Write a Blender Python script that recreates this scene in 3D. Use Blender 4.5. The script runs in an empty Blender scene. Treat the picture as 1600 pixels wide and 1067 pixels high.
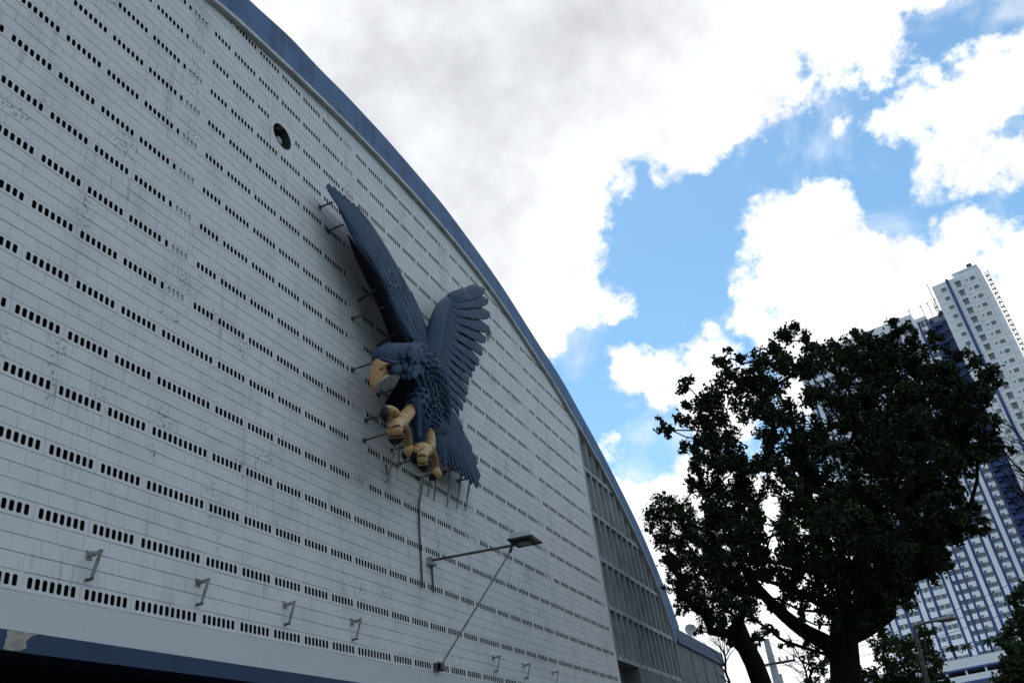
import bpy, math, random
import numpy as np
from mathutils import Vector, Matrix
random.seed(7); RS = np.random.RandomState(7)
S = bpy.context.scene
R = math.radians

# ------------------------------------------------------------------ camera
# world frame: X runs along the gym wall, Y points into the wall (wall face at Y = 0), Z is up
D = 8.4075; EYE = 1.6; F = 1312.58
CR = Vector((0.4035212, -0.90681715, -0.12187411))
CU = Vector((-0.41414558, -0.29979351, 0.85942265))
CF = Vector((0.81587626, 0.29632164, 0.49652735))
CAM = Vector((0, -D, EYE))
cd = bpy.data.cameras.new('camera'); cam = bpy.data.objects.new('camera', cd)
S.collection.objects.link(cam); S.camera = cam
cam.matrix_world = Matrix((( CR.x, CU.x, -CF.x, CAM.x), (CR.y, CU.y, -CF.y, CAM.y), (CR.z, CU.z, -CF.z, CAM.z), (0, 0, 0, 1)))
cd.sensor_width = 36; cd.sensor_fit = 'HORIZONTAL'; cd.lens = F/1600*36; cd.clip_start = .1; cd.clip_end = 6000

def ray(px, py):
    return (CR*(px-800) - CU*(py-533.5) + CF*F).normalized()
def at(px, py, d=0.0):                                   # point d metres in front of the gym wall
    r = ray(px, py); return CAM + r*((D-d)/r.y)
def on(px, py, dist):                                    # point at a horizontal distance from the viewer
    r = ray(px, py); return CAM + r*(dist/math.hypot(r.x, r.y))
def azel(az, el, dist):
    return CAM + Vector((math.sin(R(az))*dist, math.cos(R(az))*dist, math.tan(R(el))*dist))
def size_px(p, s):
    q = p-CAM; z = q.dot(CF)
    if z < .2: return -1
    x = 800+F*q.dot(CR)/z; y = 533.5-F*q.dot(CU)/z
    if x < -20 or x > 1620 or y < -20 or y > 1087: return -1
    return s*F/z

# ------------------------------------------------------------------ sky
SUN_AZ, SUN_EL = 62.0, 64.0                               # azimuth from +Y towards +X
w = bpy.data.worlds.new('World'); S.world = w; w.use_nodes = True
nt = w.node_tree; N = nt.nodes; L = nt.links; N.clear()
def nd(t, **k):
    n = N.new(t)
    for a, b in k.items(): setattr(n, a, b)
    return n
def vmath(op, a, b=None, out=0):
    n = nd('ShaderNodeVectorMath', operation=op)
    for i, v in enumerate((a, b)):
        if v is None: continue
        if hasattr(v, 'is_linked'): L.new(v, n.inputs[i])
        else: n.inputs[i].default_value = v
    return n.outputs[out]
def fmath(op, a, b=None, c=None, clamp=False):
    n = nd('ShaderNodeMath', operation=op, use_clamp=clamp)
    for i, v in enumerate((a, b, c)):
        if v is None: continue
        if hasattr(v, 'is_linked'): L.new(v, n.inputs[i])
        else: n.inputs[i].default_value = v
    return n.outputs[0]
sky = nd('ShaderNodeTexSky', sky_type='NISHITA', sun_disc=False)
sky.sun_elevation = R(SUN_EL); sky.sun_rotation = R(SUN_AZ); sky.air_density = 1.0; sky.dust_density = .25; sky.ozone_density = 1.5
tc = nd('ShaderNodeTexCoord'); dirv = vmath('NORMALIZE', tc.outputs['Generated'])
def noise(vec, scale, detail, rough, out='Fac', dist=0.0):
    n = nd('ShaderNodeTexNoise'); n.inputs['Scale'].default_value = scale; n.inputs['Detail'].default_value = detail
    n.inputs['Roughness'].default_value = rough; n.inputs['Distortion'].default_value = dist; L.new(vec, n.inputs['Vector'])
    return n.outputs[out]
# billowy clouds: rounded heaps at fixed bearings, their outline broken up by noise
nz = vmath('SUBTRACT', noise(dirv, 9, 6, .6, 'Color'), (.5, .5, .5))
sc = nd('ShaderNodeVectorMath', operation='SCALE'); L.new(nz, sc.inputs[0]); sc.inputs['Scale'].default_value = .075
wd = vmath('NORMALIZE', vmath('ADD', dirv, sc.outputs[0]))
HEAPS = [(614,224,335),(62,158,335),(1328,1010,331),(1166,-160,333),(1490,578,225),(512,-304,335),(-136,-142,335),(1208,1034,335),(1034,-28,311),(1340,488,167),(1406,-268,300),(1478,1058,321),(740,428,174),(254,188,317),(1646,554,196),(1136,644,64),(1448,164,64),(1592,86,58),(1250,410,98),(1556,1280,322),(1082,1244,265),(1070,872,158),(1550,104,58),(704,152,327),(1052,596,41),(908,470,55),(1580,266,35),(1784,38,64),(1364,-214,292),(1748,386,77),(1256,386,107),(1358,572,155),(1682,62,61),(1490,902,257),(1334,32,109),(1130,908,226),(1772,602,105),(1628,242,39),(1124,614,65),(998,584,37),(1556,266,41),(1436,-382,309),(1478,116,53),(1436,434,109),(1508,284,26),(1676,488,154),(686,320,266),(1064,50,238),(1784,626,99),(1448,290,26),(1400,182,30),(968,482,23),(1448,218,29),(1442,284,31),(1682,218,37),(1364,182,17),(1466,212,35),(968,764,29),(1214,356,65),(1724,482,122),(1490,128,61),(1862,62,21),(1160,1130,313),(968,704,17),(1320,202,19),(1664,68,61),(1560,400,75),(1620,400,80),(1500,380,60),(1180,400,40),(1195,440,40),(1175,345,30),(1420,180,50),(1480,170,60),(1540,150,55),(1600,110,60),(1470,290,22),(1530,270,35),(1590,250,40),(1320,203,20),(1215,500,60),(1440,200,45),(1505,235,26),(1300,75,70),(1130,545,20),(1100,560,26),(1120,515,12)]
acc = None
for (x, y, r) in HEAPS:
    c = ray(x, y); cr = min(c.angle(ray(x+r*.96, y)), c.angle(ray(x, y+r*.96)))
    # angular depth inside the heap, about (radius - angle)
    dt = vmath('DOT_PRODUCT', wd, tuple(c), out=1)
    k = 1.0/math.sin(cr)
    v = fmath('MULTIPLY_ADD', dt, k, -k*math.cos(cr))
    acc = v if acc is None else fmath('MAXIMUM', acc, v)
fb = fmath('SUBTRACT', noise(dirv, 14, 9, .62), .5)
fine = fmath('SUBTRACT', noise(dirv, 40, 6, .65), .5)
dens = fmath('ADD', fmath('MULTIPLY_ADD', fb, .115, acc), fmath('MULTIPLY', fine, .05))
mr = nd('ShaderNodeMapRange', interpolation_type='SMOOTHSTEP'); mr.inputs['From Min'].default_value = -.010; mr.inputs['From Max'].default_value = .014
L.new(dens, mr.inputs['Value'])
# everywhere else: the same broken cloud deck, from noise alone
gen = nd('ShaderNodeMapRange', interpolation_type='SMOOTHSTEP'); gen.inputs['From Min'].default_value = .47; gen.inputs['From Max'].default_value = .57
L.new(noise(dirv, 2.6, 8, .58), gen.inputs['Value'])
inview = nd('ShaderNodeMapRange', interpolation_type='SMOOTHSTEP'); inview.inputs['From Min'].default_value = math.cos(R(52)); inview.inputs['From Max'].default_value = math.cos(R(42))
L.new(vmath('DOT_PRODUCT', dirv, tuple(CF), out=1), inview.inputs['Value'])
mixm = nd('ShaderNodeMix', data_type='FLOAT'); L.new(inview.outputs[0], mixm.inputs[0]); L.new(gen.outputs[0], mixm.inputs[2]); L.new(mr.outputs[0], mixm.inputs[3])
# thin wisps in the blue
wis = nd('ShaderNodeMapRange', interpolation_type='SMOOTHSTEP'); wis.inputs['From Min'].default_value = .50; wis.inputs['From Max'].default_value = .75; wis.inputs['To Max'].default_value = .6
L.new(noise(dirv, 7, 7, .6, dist=.6), wis.inputs['Value'])
cover = fmath('MAXIMUM', mixm.outputs[0], wis.outputs[0], clamp=True)
# grey thick bases
grey = None
for (x, y, r) in [(800, 30, 330), (640, 330, 300), (520, 60, 330), (960, -120, 300)]:
    c = ray(x, y); cr = c.angle(ray(x+r, y))
    g = nd('ShaderNodeMapRange', interpolation_type='SMOOTHSTEP'); g.inputs['From Min'].default_value = math.cos(cr); g.inputs['From Max'].default_value = math.cos(cr*.3)
    L.new(vmath('DOT_PRODUCT', wd, tuple(c), out=1), g.inputs['Value'])
    grey = g.outputs[0] if grey is None else fmath('MAXIMUM', grey, g.outputs[0])
soft = nd('ShaderNodeMapRange'); soft.inputs['From Min'].default_value = .3; soft.inputs['From Max'].default_value = .7; soft.inputs['To Min'].default_value = .55; soft.inputs['To Max'].default_value = 1.0
L.new(noise(dirv, 3.0, 3, .45), soft.inputs['Value'])
gm = fmath('MULTIPLY', grey, soft.outputs[0], clamp=True)
lum = nd('ShaderNodeMapRange'); lum.inputs['From Min'].default_value = .3; lum.inputs['From Max'].default_value = .7; lum.inputs['To Min'].default_value = .80; lum.inputs['To Max'].default_value = 1.18
L.new(noise(dirv, 11, 6, .55), lum.inputs['Value'])
ccol = nd('ShaderNodeMix', data_type='RGBA'); L.new(gm, ccol.inputs[0]); ccol.inputs[6].default_value = (1.08, 1.10, 1.12, 1); ccol.inputs[7].default_value = (.68, .70, .735, 1)
ccl = nd('ShaderNodeVectorMath', operation='SCALE'); L.new(ccol.outputs[2], ccl.inputs[0]); L.new(lum.outputs[0], ccl.inputs['Scale'])
SKYK = .15; CLOUDK = .92
# clouds on the sun's side of the sky glow, those opposite are duller
SD = (math.sin(R(SUN_AZ))*math.cos(R(SUN_EL)), math.cos(R(SUN_AZ))*math.cos(R(SUN_EL)), math.sin(R(SUN_EL)))
fw = nd('ShaderNodeMapRange', interpolation_type='SMOOTHSTEP'); fw.inputs['From Min'].default_value = -.2; fw.inputs['From Max'].default_value = .55
fw.inputs['To Min'].default_value = .68*CLOUDK/SKYK; fw.inputs['To Max'].default_value = CLOUDK/SKYK
L.new(vmath('DOT_PRODUCT', dirv, SD, out=1), fw.inputs['Value'])
cl2 = nd('ShaderNodeVectorMath', operation='SCALE'); L.new(ccl.outputs[0], cl2.inputs[0]); L.new(fw.outputs[0], cl2.inputs['Scale'])
sg = nd('ShaderNodeVectorMath', operation='MULTIPLY'); L.new(sky.outputs[0], sg.inputs[0]); sg.inputs[1].default_value = (.82, 1.04, 1.0)
fin = nd('ShaderNodeMix', data_type='RGBA'); L.new(cover, fin.inputs[0]); L.new(sg.outputs[0], fin.inputs[6]); L.new(cl2.outputs[0], fin.inputs[7])
bg = nd('ShaderNodeBackground'); bg.inputs['Strength'].default_value = SKYK; L.new(fin.outputs[2], bg.inputs['Color'])
wo = nd('ShaderNodeOutputWorld'); L.new(bg.outputs[0], wo.inputs['Surface'])

sl = bpy.data.lights.new('sun', 'SUN'); sl.energy = 1.0; sl.angle = R(12); sl.color = (1, .96, .9)
so = bpy.data.objects.new('sun', sl); S.collection.objects.link(so)
sd = Vector((math.sin(R(SUN_AZ))*math.cos(R(SUN_EL)), math.cos(R(SUN_AZ))*math.cos(R(SUN_EL)), math.sin(R(SUN_EL))))
so.rotation_euler = (-sd).to_track_quat('-Z', 'Y').to_euler()
S.view_settings.view_transform = 'Standard'; S.view_settings.look = 'None'; S.view_settings.gamma = 1
S.view_settings.use_curve_mapping = False
S.view_settings.exposure = 0.25
S.render.engine = 'CYCLES'

# ------------------------------------------------------------------ materials
def mat(name, col, rough=.8, col2=None, scale=3.0, lo=.45, hi=.65, streak=None, speck=None, patches=None, drip=None, bump=0.0, bscale=40, metal=0.0, spec=.3):
    """base colour + blotches of col2 + vertical streaks + small specks (all worn paint / dirt), fine bump"""
    m = bpy.data.materials.new(name); m.use_nodes = True
    t = m.node_tree; n = t.nodes; l = t.links; b = n['Principled BSDF']
    b.inputs['Roughness'].default_value = rough; b.inputs['Metallic'].default_value = metal; b.inputs['Specular IOR Level'].default_value = spec
    g = n.new('ShaderNodeNewGeometry')
    def nz(sc, det=5, ro=.6, stretch=None):
        x = n.new('ShaderNodeTexNoise'); x.inputs['Scale'].default_value = sc; x.inputs['Detail'].default_value = det; x.inputs['Roughness'].default_value = ro
        if stretch:
            mp = n.new('ShaderNodeMapping'); mp.inputs['Scale'].default_value = stretch; l.new(g.outputs['Position'], mp.inputs['Vector']); l.new(mp.outputs[0], x.inputs['Vector'])
        else: l.new(g.outputs['Position'], x.inputs['Vector'])
        return x.outputs['Fac']
    def ramp(f, a, z, top=1.0):
        r = n.new('ShaderNodeMapRange'); r.interpolation_type = 'SMOOTHSTEP'; r.inputs['From Min'].default_value = a; r.inputs['From Max'].default_value = z; r.inputs['To Max'].default_value = top
        l.new(f, r.inputs['Value']); return r.outputs[0]
    def mix(f, a, c):
        x = n.new('ShaderNodeMix'); x.data_type = 'RGBA'; l.new(f, x.inputs[0])
        if isinstance(a, tuple): x.inputs[6].default_value = (*a, 1)
        else: l.new(a, x.inputs[6])
        x.inputs[7].default_value = (*c, 1); return x.outputs[2]
    cur = tuple(col)
    if col2: cur = mix(ramp(nz(scale), lo, hi), cur, col2)
    if streak:                                            # (colour, lo, hi, amount)
        cur = mix(ramp(nz(1.0, 6, .65, (5, 5, .35)), streak[1], streak[2], streak[3]), cur, streak[0])
    if drip:
        a = ramp(nz(1.0, 5, .6, (22, 22, .9)), drip[1], drip[2]); p = ramp(nz(.8, 3, .5), .50, .68, drip[3])
        mu = n.new('ShaderNodeMath'); mu.operation = 'MULTIPLY'; l.new(a, mu.inputs[0]); l.new(p, mu.inputs[1]); cur = mix(mu.outputs[0], cur, drip[0])
    if speck:                                             # (colour, scale, lo, hi, patch scale, patch lo, patch hi)
        a = ramp(nz(speck[1], 6, .7), speck[2], speck[3]); p = ramp(nz(speck[4], 3, .5, speck[7] if len(speck) > 7 else None), speck[5], speck[6])
        if patches:                                       # spots at their own places on the wall
            wob = n.new('ShaderNodeTexNoise'); wob.inputs['Scale'].default_value = 3.5; wob.inputs['Detail'].default_value = 4; l.new(g.outputs['Position'], wob.inputs['Vector'])
            wp = n.new('ShaderNodeVectorMath'); wp.operation = 'MULTIPLY_ADD'; l.new(wob.outputs['Color'], wp.inputs[0]); wp.inputs[1].default_value = (.5, 0, .5); l.new(g.outputs['Position'], wp.inputs[2])
            best = None
            for (u_, z_, a_, b_) in patches:
                mm = n.new('ShaderNodeVectorMath'); mm.operation = 'MULTIPLY_ADD'; l.new(wp.outputs[0], mm.inputs[0]); mm.inputs[1].default_value = (1/a_, 0, 1/b_); mm.inputs[2].default_value = (-(u_+.25)/a_, 0, -(z_+.25)/b_)
                ln = n.new('ShaderNodeVectorMath'); ln.operation = 'LENGTH'; l.new(mm.outputs[0], ln.inputs[0])
                if best is None: best = ln.outputs['Value']
                else:
                    mn = n.new('ShaderNodeMath'); mn.operation = 'MINIMUM'; l.new(best, mn.inputs[0]); l.new(ln.outputs['Value'], mn.inputs[1]); best = mn.outputs[0]
            pr = n.new('ShaderNodeMapRange'); pr.interpolation_type = 'SMOOTHSTEP'; pr.inputs['From Min'].default_value = 1.15; pr.inputs['From Max'].default_value = .35; l.new(best, pr.inputs['Value'])
            mxn = n.new('ShaderNodeMath'); mxn.operation = 'MAXIMUM'; l.new(p, mxn.inputs[0]); l.new(pr.outputs[0], mxn.inputs[1]); p = mxn.outputs[0]
        mu = n.new('ShaderNodeMath'); mu.operation = 'MULTIPLY'; l.new(a, mu.inputs[0]); l.new(p, mu.inputs[1])
        cur = mix(mu.outputs[0], cur, speck[0])
    if isinstance(cur, tuple): b.inputs['Base Color'].default_value = (*cur, 1)
    else: l.new(cur, b.inputs['Base Color'])
    if bump:
        bp = n.new('ShaderNodeBump'); bp.inputs['Strength'].default_value = bump; bp.inputs['Distance'].default_value = .02
        l.new(nz(bscale, 5, .6), bp.inputs['Height']); l.new(bp.outputs[0], b.inputs['Normal'])
    return m
# mould and peeling spots on the block wall: (u, height, half width, half height)
PATCH = []
for px, py, a, b in ((133,330,.16,.5),(287,442,.2,.3),(3,535,.12,.35),(90,545,.16,.4),(381,546,.2,.25),(268,494,.3,.2),(563,728,.32,.55),(412,715,.4,.15),(375,722,.18,.3),(252,652,.35,.2),(238,700,.1,.25),
    (577,1052,.3,.25),(562,922,.25,.3),(600,925,.4,.2),(685,840,.18,.6),(828,902,.6,.4),(854,878,.12,.6),(795,884,.14,.7),(844,1034,.9,.35),(815,930,.3,.6),(727,817,.3,.3),(317,32,.25,.7),(297,208,.24,.55),(305,120,.2,.6),
    (22,170,.3,.2),(195,228,.35,.35),(692,396,.4,.4),(693,433,.3,.5),(707,463,.5,.4),(769,593,.4,.4),(797,622,.5,.3),(160,632,.12,.2),(80,600,.1,.4),(330,500,.25,.2),(605,745,.2,.5),(640,780,.3,.5),(545,300,.3,.35),(700,800,.25,.5)):
    p = at(px, py); PATCH.append((p.x, p.z, a, b))
M = {}
M['paint'] = mat('white_wall_paint', (.66, .65, .665), .75, (.57, .565, .58), 1.3, .42, .72, streak=((.27, .27, .28), .54, .78, .55),
                 speck=((.13, .13, .14), 17, .51, .63, .9, .60, .72, (1.7, 1, .42)), patches=PATCH, drip=((.19, .19, .20), .53, .70, .75), bump=.25, bscale=55)
M['plaster'] = mat('smooth_white_plaster', (.55, .545, .58), .75, (.49, .49, .52), 1.1, .45, .75, streak=((.36, .37, .39), .62, .85, .5), bump=.12, bscale=30)
M['mortar'] = mat('painted_joint', (.10, .105, .115), .9, (.36, .38, .40), .9, .42, .64)
M['slot'] = mat('shaded_slot_inside', (.014, .014, .016), .95, spec=.05)  # unpainted inner faces, blackened further to stand for the shade in the slots
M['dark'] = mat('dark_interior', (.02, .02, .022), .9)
M['blue'] = mat('worn_blue_paint', (.060, .135, .275), .65, (.040, .092, .19), 1.2, .45, .7, streak=((.024, .042, .08), .50, .74, .75),
                speck=((.30, .32, .34), 11, .58, .66, 1.3, .47, .62), bump=.25, bscale=25)
M['beamblue'] = mat('blue_beam_paint', (.020, .046, .105), .55, (.014, .033, .076), 1.5, .45, .7, streak=((.025, .05, .11), .58, .8, .6), bump=.15, bscale=30)
M['concrete'] = mat('grey_concrete', (.17, .178, .19), .85, (.12, .126, .134), 1.4, .42, .7, streak=((.12, .12, .125), .52, .78, .7), bump=.3, bscale=30)
M['finc'] = mat('weathered_fin_concrete', (.37, .38, .395), .85, (.26, .27, .28), 1.2, .42, .7, streak=((.13, .13, .135), .52, .8, .6), bump=.25, bscale=30)
M['bare'] = mat('bare_patch_concrete', (.36, .34, .30), .9, (.22, .21, .19), 6, .4, .65, bump=.5, bscale=40)
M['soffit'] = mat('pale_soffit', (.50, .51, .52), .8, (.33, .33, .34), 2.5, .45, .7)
M['navy'] = mat('navy_feather_paint', (.034, .064, .118), .66, (.024, .045, .086), 2.2, .42, .7, streak=((.025, .04, .075), .55, .8, .5),
                speck=((.20, .23, .27), 15, .56, .66, 1.6, .50, .64, (1, 1, .5)), bump=.35, bscale=14, spec=.15)
M['navyshade'] = mat('shaded_navy', (.012, .018, .034), .7, (.008, .012, .022), 3, .4, .7, bump=.4, bscale=18)  # near-black copy of the navy: shade in the eagle's hollows put into the colour
M['rust'] = mat('rusty_back', (.07, .05, .042), .9, (.03, .025, .03), 3, .4, .6)
M['beak'] = mat('ochre_beak_paint', (.46, .29, .15), .5, (.36, .20, .08), 4, .40, .65, streak=((.28, .13, .04), .55, .75, .7), bump=.2, bscale=14)
M['cere'] = mat('pale_beak_rim_paint', (.60, .55, .40), .55, (.46, .38, .24), 5, .4, .7)
M['tan'] = mat('ochre_talon_paint', (.50, .32, .14), .5, (.40, .235, .09), 5, .42, .68, bump=.15, bscale=20)
M['groove'] = mat('dark_talon_groove', (.10, .055, .03), .8)
M['claw'] = mat('black_claw_paint', (.010, .010, .012), .6, spec=.2)
M['steel'] = mat('galvanised_steel', (.33, .345, .36), .6, (.21, .19, .17), 7, .4, .65, metal=.3)
M['steeldk'] = mat('grimy_steel', (.10, .105, .115), .6, (.06, .055, .05), 7, .4, .65, metal=.2)
M['pole'] = mat('pale_concrete_pole', (.45, .46, .47), .8, (.34, .35, .36), 3, .4, .7)
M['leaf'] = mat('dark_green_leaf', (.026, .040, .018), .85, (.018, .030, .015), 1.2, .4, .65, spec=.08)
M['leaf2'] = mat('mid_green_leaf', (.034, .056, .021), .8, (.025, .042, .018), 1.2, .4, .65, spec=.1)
M['bark'] = mat('rough_dark_bark', (.013, .0115, .010), .95, (.008, .007, .007), 6, .4, .65, bump=1.0, bscale=14, spec=.05)
M['twhite'] = mat('tower_white_paint', (.85, .86, .88), .7, (.76, .78, .81), .12, .42, .7)
M['tblue'] = mat('tower_blue_paint', (.060, .095, .26), .6, (.046, .074, .21), .15, .4, .7)
M['glass'] = mat('dark_window_glass', (.03, .035, .045), .15, spec=.6)
M['tframe'] = mat('pale_window_frame', (.5, .52, .55), .5)
M['asphalt'] = mat('asphalt_ground', (.055, .055, .055), .9, (.04, .04, .04), .6, .4, .65)
M['black'] = mat('black_cable', (.02, .02, .02), .6)
M['lamp'] = mat('lamp_housing', (.13, .125, .12), .5, (.09, .085, .08), 5, .4, .65)
M['lampdk'] = mat('lamp_dark_glass', (.035, .035, .04), .25, spec=.5)
M['roof'] = mat('grey_roof_sheet', (.28, .29, .31), .6)

# ------------------------------------------------------------------ mesh helpers
C = S.collection.objects
class MB:
    def __init__(s): s.v = []; s.f = []; s.m = []
    def add(s, vs, fs, mi=0):
        o = len(s.v); s.v += [tuple(p) for p in vs]; s.f += [tuple(i+o for i in f) for f in fs]; s.m += [mi]*len(fs)
    def addm(s, vs, fs, ms):
        s.add(vs, fs); s.m[-len(fs):] = ms
    def box(s, a, b, mi=0):
        x0, y0, z0 = a; x1, y1, z1 = b
        s.add([(x0,y0,z0),(x1,y0,z0),(x1,y1,z0),(x0,y1,z0),(x0,y0,z1),(x1,y0,z1),(x1,y1,z1),(x0,y1,z1)],
              [(0,3,2,1),(4,5,6,7),(0,1,5,4),(1,2,6,5),(2,3,7,6),(3,0,4,7)], mi)
    def obox(s, o, ax, ay, az, mi=0):                    # box from corner o with edge vectors
        P = [o, o+ax, o+ax+ay, o+ay, o+az, o+ax+az, o+ax+ay+az, o+ay+az]
        s.add(P, [(0,3,2,1),(4,5,6,7),(0,1,5,4),(1,2,6,5),(2,3,7,6),(3,0,4,7)], mi)
    def tube(s, pts, rad, seg=8, mi=0, cap=True, flat=1.0, up=None, band=None):
        pts = [Vector(p) for p in pts]; n = len(pts)
        if not hasattr(rad, '__len__'): rad = [rad]*n
        rings = []; prev = None
        for i in range(n):
            t = (pts[min(i+1, n-1)]-pts[max(i-1, 0)])
            t = t.normalized() if t.length > 1e-9 else Vector((0,0,1))
            ref = prev if prev is not None else (Vector(up) if up is not None else (Vector((0,0,1)) if abs(t.z) < .9 else Vector((1,0,0))))
            a = (ref - t*ref.dot(t));  a = a.normalized() if a.length > 1e-6 else t.orthogonal().normalized()
            b = t.cross(a); prev = a
            r = rad[i]; ra, rb = (r if hasattr(r, '__len__') else (r, r*flat))
            rings.append([pts[i]+a*(ra*math.cos(2*math.pi*k/seg))+b*(rb*math.sin(2*math.pi*k/seg)) for k in range(seg)])
        vs = [p for r_ in rings for p in r_]
        for i in range(n-1):
            fs = [(i*seg+k, i*seg+(k+1)%seg, (i+1)*seg+(k+1)%seg, (i+1)*seg+k) for k in range(seg)]
            if i == 0: s.add(vs, [], 0); base = len(s.v)-len(vs)
            s.f += [tuple(q+base for q in f) for f in fs]; s.m += [band[i] if band else mi]*seg
        if cap:
            s.f.append(tuple(base+k for k in range(seg))[::-1]); s.m.append(mi)
            s.f.append(tuple(base+(n-1)*seg+k for k in range(seg))); s.m.append(mi)
    def mesh(s, name, mats, smooth=False):
        me = bpy.data.meshes.new(name); me.from_pydata(s.v, [], s.f)
        for m in (mats if isinstance(mats, (list, tuple)) else [mats]): me.materials.append(m)
        me.polygons.foreach_set('material_index', s.m)
        if smooth: me.polygons.foreach_set('use_smooth', [True]*len(s.f))
        me.update(); return me
    def build(s, name, mats, parent=None, smooth=False, kind=None, fix=True):
        me = s.mesh(name, mats, smooth)
        if fix:
            import bmesh
            bm = bmesh.new(); bm.from_mesh(me); bmesh.ops.recalc_face_normals(bm, faces=bm.faces); bm.to_mesh(me); bm.free()
        o = bpy.data.objects.new(name, me); C.link(o)
        if parent: setpar(o, parent)
        if kind: o['kind'] = kind
        return o
def world_at(o):
    q = Vector(o.location)
    return q if o.parent is None else q+o.matrix_parent_inverse.translation+world_at(o.parent)
def setpar(o, p):
    o.parent = p; o.matrix_parent_inverse = Matrix.Translation(-world_at(p))
def thing(name, label, cat, loc=(0,0,0), group=None):
    o = bpy.data.objects.new(name, None); C.link(o); o.location = loc; o.empty_display_size = .3
    o['label'] = label; o['category'] = cat
    if group: o['group'] = group
    return o
def tag(o, label, cat, group=None):
    o['label'] = label; o['category'] = cat
    if group: o['group'] = group
    return o
def inst(name, me, loc, parent):
    o = bpy.data.objects.new(name, me); o.location = loc; C.link(o); setpar(o, parent); return o
def lerp(a, b, t): return a+(b-a)*t
def curve(P, n):                                          # Catmull-Rom through points of any dimension
    P = [Vector(p) for p in P]; out = []
    for i in range(n):
        t = i/(n-1)*(len(P)-1); k = min(int(t), len(P)-2); t -= k
        p0, p1, p2, p3 = P[max(k-1,0)], P[k], P[k+1], P[min(k+2, len(P)-1)]
        out.append(.5*((2*p1)+(p2-p0)*t+(2*p0-5*p1+4*p2-p3)*t*t+(3*p1-p0-3*p2+p3)*t**3))
    return out
def interp(x, xs, ys): return float(np.interp(x, xs, ys))

# ------------------------------------------------------------------ ground
g = MB(); n = 48
ring = [(3000*math.cos(2*math.pi*i/n), 3000*math.sin(2*math.pi*i/n), 0) for i in range(n)]
g.add([(0,0,0)]+ring, [(0, i+1, (i+1)%n+1) for i in range(n)])
o = g.build('ground', M['asphalt'], kind='structure')

# ------------------------------------------------------------------ the gymnasium
GYM = thing('gym_building', 'white block gymnasium with blue arched roof edge and rows of vent slots', 'building', (12, 0, 0))
U0, U1 = -4.6, 28.97; PITCH = .8; V0 = 2.976+EYE                # row 0 slot centre height
CU_ = [-4.6, -2, 2, 5, 8.3, 10.5, 13, 15.2, 17.2, 19.4, 22, 24.5, 26.7, 28.6, 30.4, 32.2, 33.7, 35.1, 36.6, 37.6, 38.35]
CV_ = [7.6, 10.0, 12.6, 13.75, 14.8, 15.2, 15.5, 15.64, 15.66, 15.56, 15.2, 14.56, 13.95, 13.22, 12.45, 11.6, 10.75, 9.85, 8.5, 7.3, 6.0]
OU_ = [-5.4, -2.6, 1.6, 4.8, 7.4, 9.45, 10.83, 12.05, 13.15, 14.08, 15.06, 16.7, 18.41, 19.58, 20.94, 22.41, 23.49, 25.78, 26.89, 28.05, 29.19, 30.55, 31.53, 33.64, 35.78, 37.38, 38.76, 39.62]
OV_ = [8.3, 11.4, 14.1, 15.2, 15.75, 16.04, 16.33, 16.43, 16.57, 16.64, 16.7, 16.72, 16.69, 16.56, 16.37, 16.1, 15.83, 15.18, 14.91, 14.56, 14.07, 13.47, 13.03, 11.94, 10.65, 9.36, 8.02, 6.87]
inner = curve([(a, b, 0) for a, b in zip(CU_, CV_)], 121); outer = curve([(a, b, 0) for a, b in zip(OU_, OV_)], 121)
IX = [p.x for p in inner]; IZ = [p.y+EYE for p in inner]
def roofz(u): return interp(u, IX, IZ)

# arched fascia band: front face, pale underside, top
fb_ = MB(); DF = .09
for i in range(120):
    a, b, c, d = inner[i], inner[i+1], outer[i+1], outer[i]
    z = lambda p, y: (p.x, y, p.y+EYE)
    fb_.add([z(a,-DF), z(b,-DF), z(c,-DF), z(d,-DF)], [(0,1,2,3)], 0)
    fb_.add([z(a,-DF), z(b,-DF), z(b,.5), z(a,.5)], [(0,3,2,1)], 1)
    fb_.add([z(d,-DF), z(c,-DF), z(c,.5), z(d,.5)], [(0,1,2,3)], 0)
fb_.add([(inner[0].x,-DF,inner[0].y+EYE),(outer[0].x,-DF,outer[0].y+EYE),(outer[0].x,.5,outer[0].y+EYE),(inner[0].x,.5,inner[0].y+EYE)], [(0,1,2,3)], 0)
fb_.add([(inner[-1].x,-DF,inner[-1].y+EYE),(outer[-1].x,-DF,outer[-1].y+EYE),(outer[-1].x,.5,outer[-1].y+EYE),(inner[-1].x,.5,inner[-1].y+EYE)], [(3,2,1,0)], 0)
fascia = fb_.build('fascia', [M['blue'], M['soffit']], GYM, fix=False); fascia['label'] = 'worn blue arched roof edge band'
# thin drip moulding under the band
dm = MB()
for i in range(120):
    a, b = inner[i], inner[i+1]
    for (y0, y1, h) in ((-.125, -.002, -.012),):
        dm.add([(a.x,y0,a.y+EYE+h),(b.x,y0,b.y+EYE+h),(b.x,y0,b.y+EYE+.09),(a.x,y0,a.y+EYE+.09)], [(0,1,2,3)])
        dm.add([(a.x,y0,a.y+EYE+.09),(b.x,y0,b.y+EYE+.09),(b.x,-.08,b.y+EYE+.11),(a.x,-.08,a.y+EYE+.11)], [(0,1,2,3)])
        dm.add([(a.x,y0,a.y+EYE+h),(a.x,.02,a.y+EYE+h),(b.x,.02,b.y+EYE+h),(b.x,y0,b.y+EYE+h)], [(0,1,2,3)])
dm.build('drip_moulding', M['soffit'], GYM, fix=False)
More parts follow.
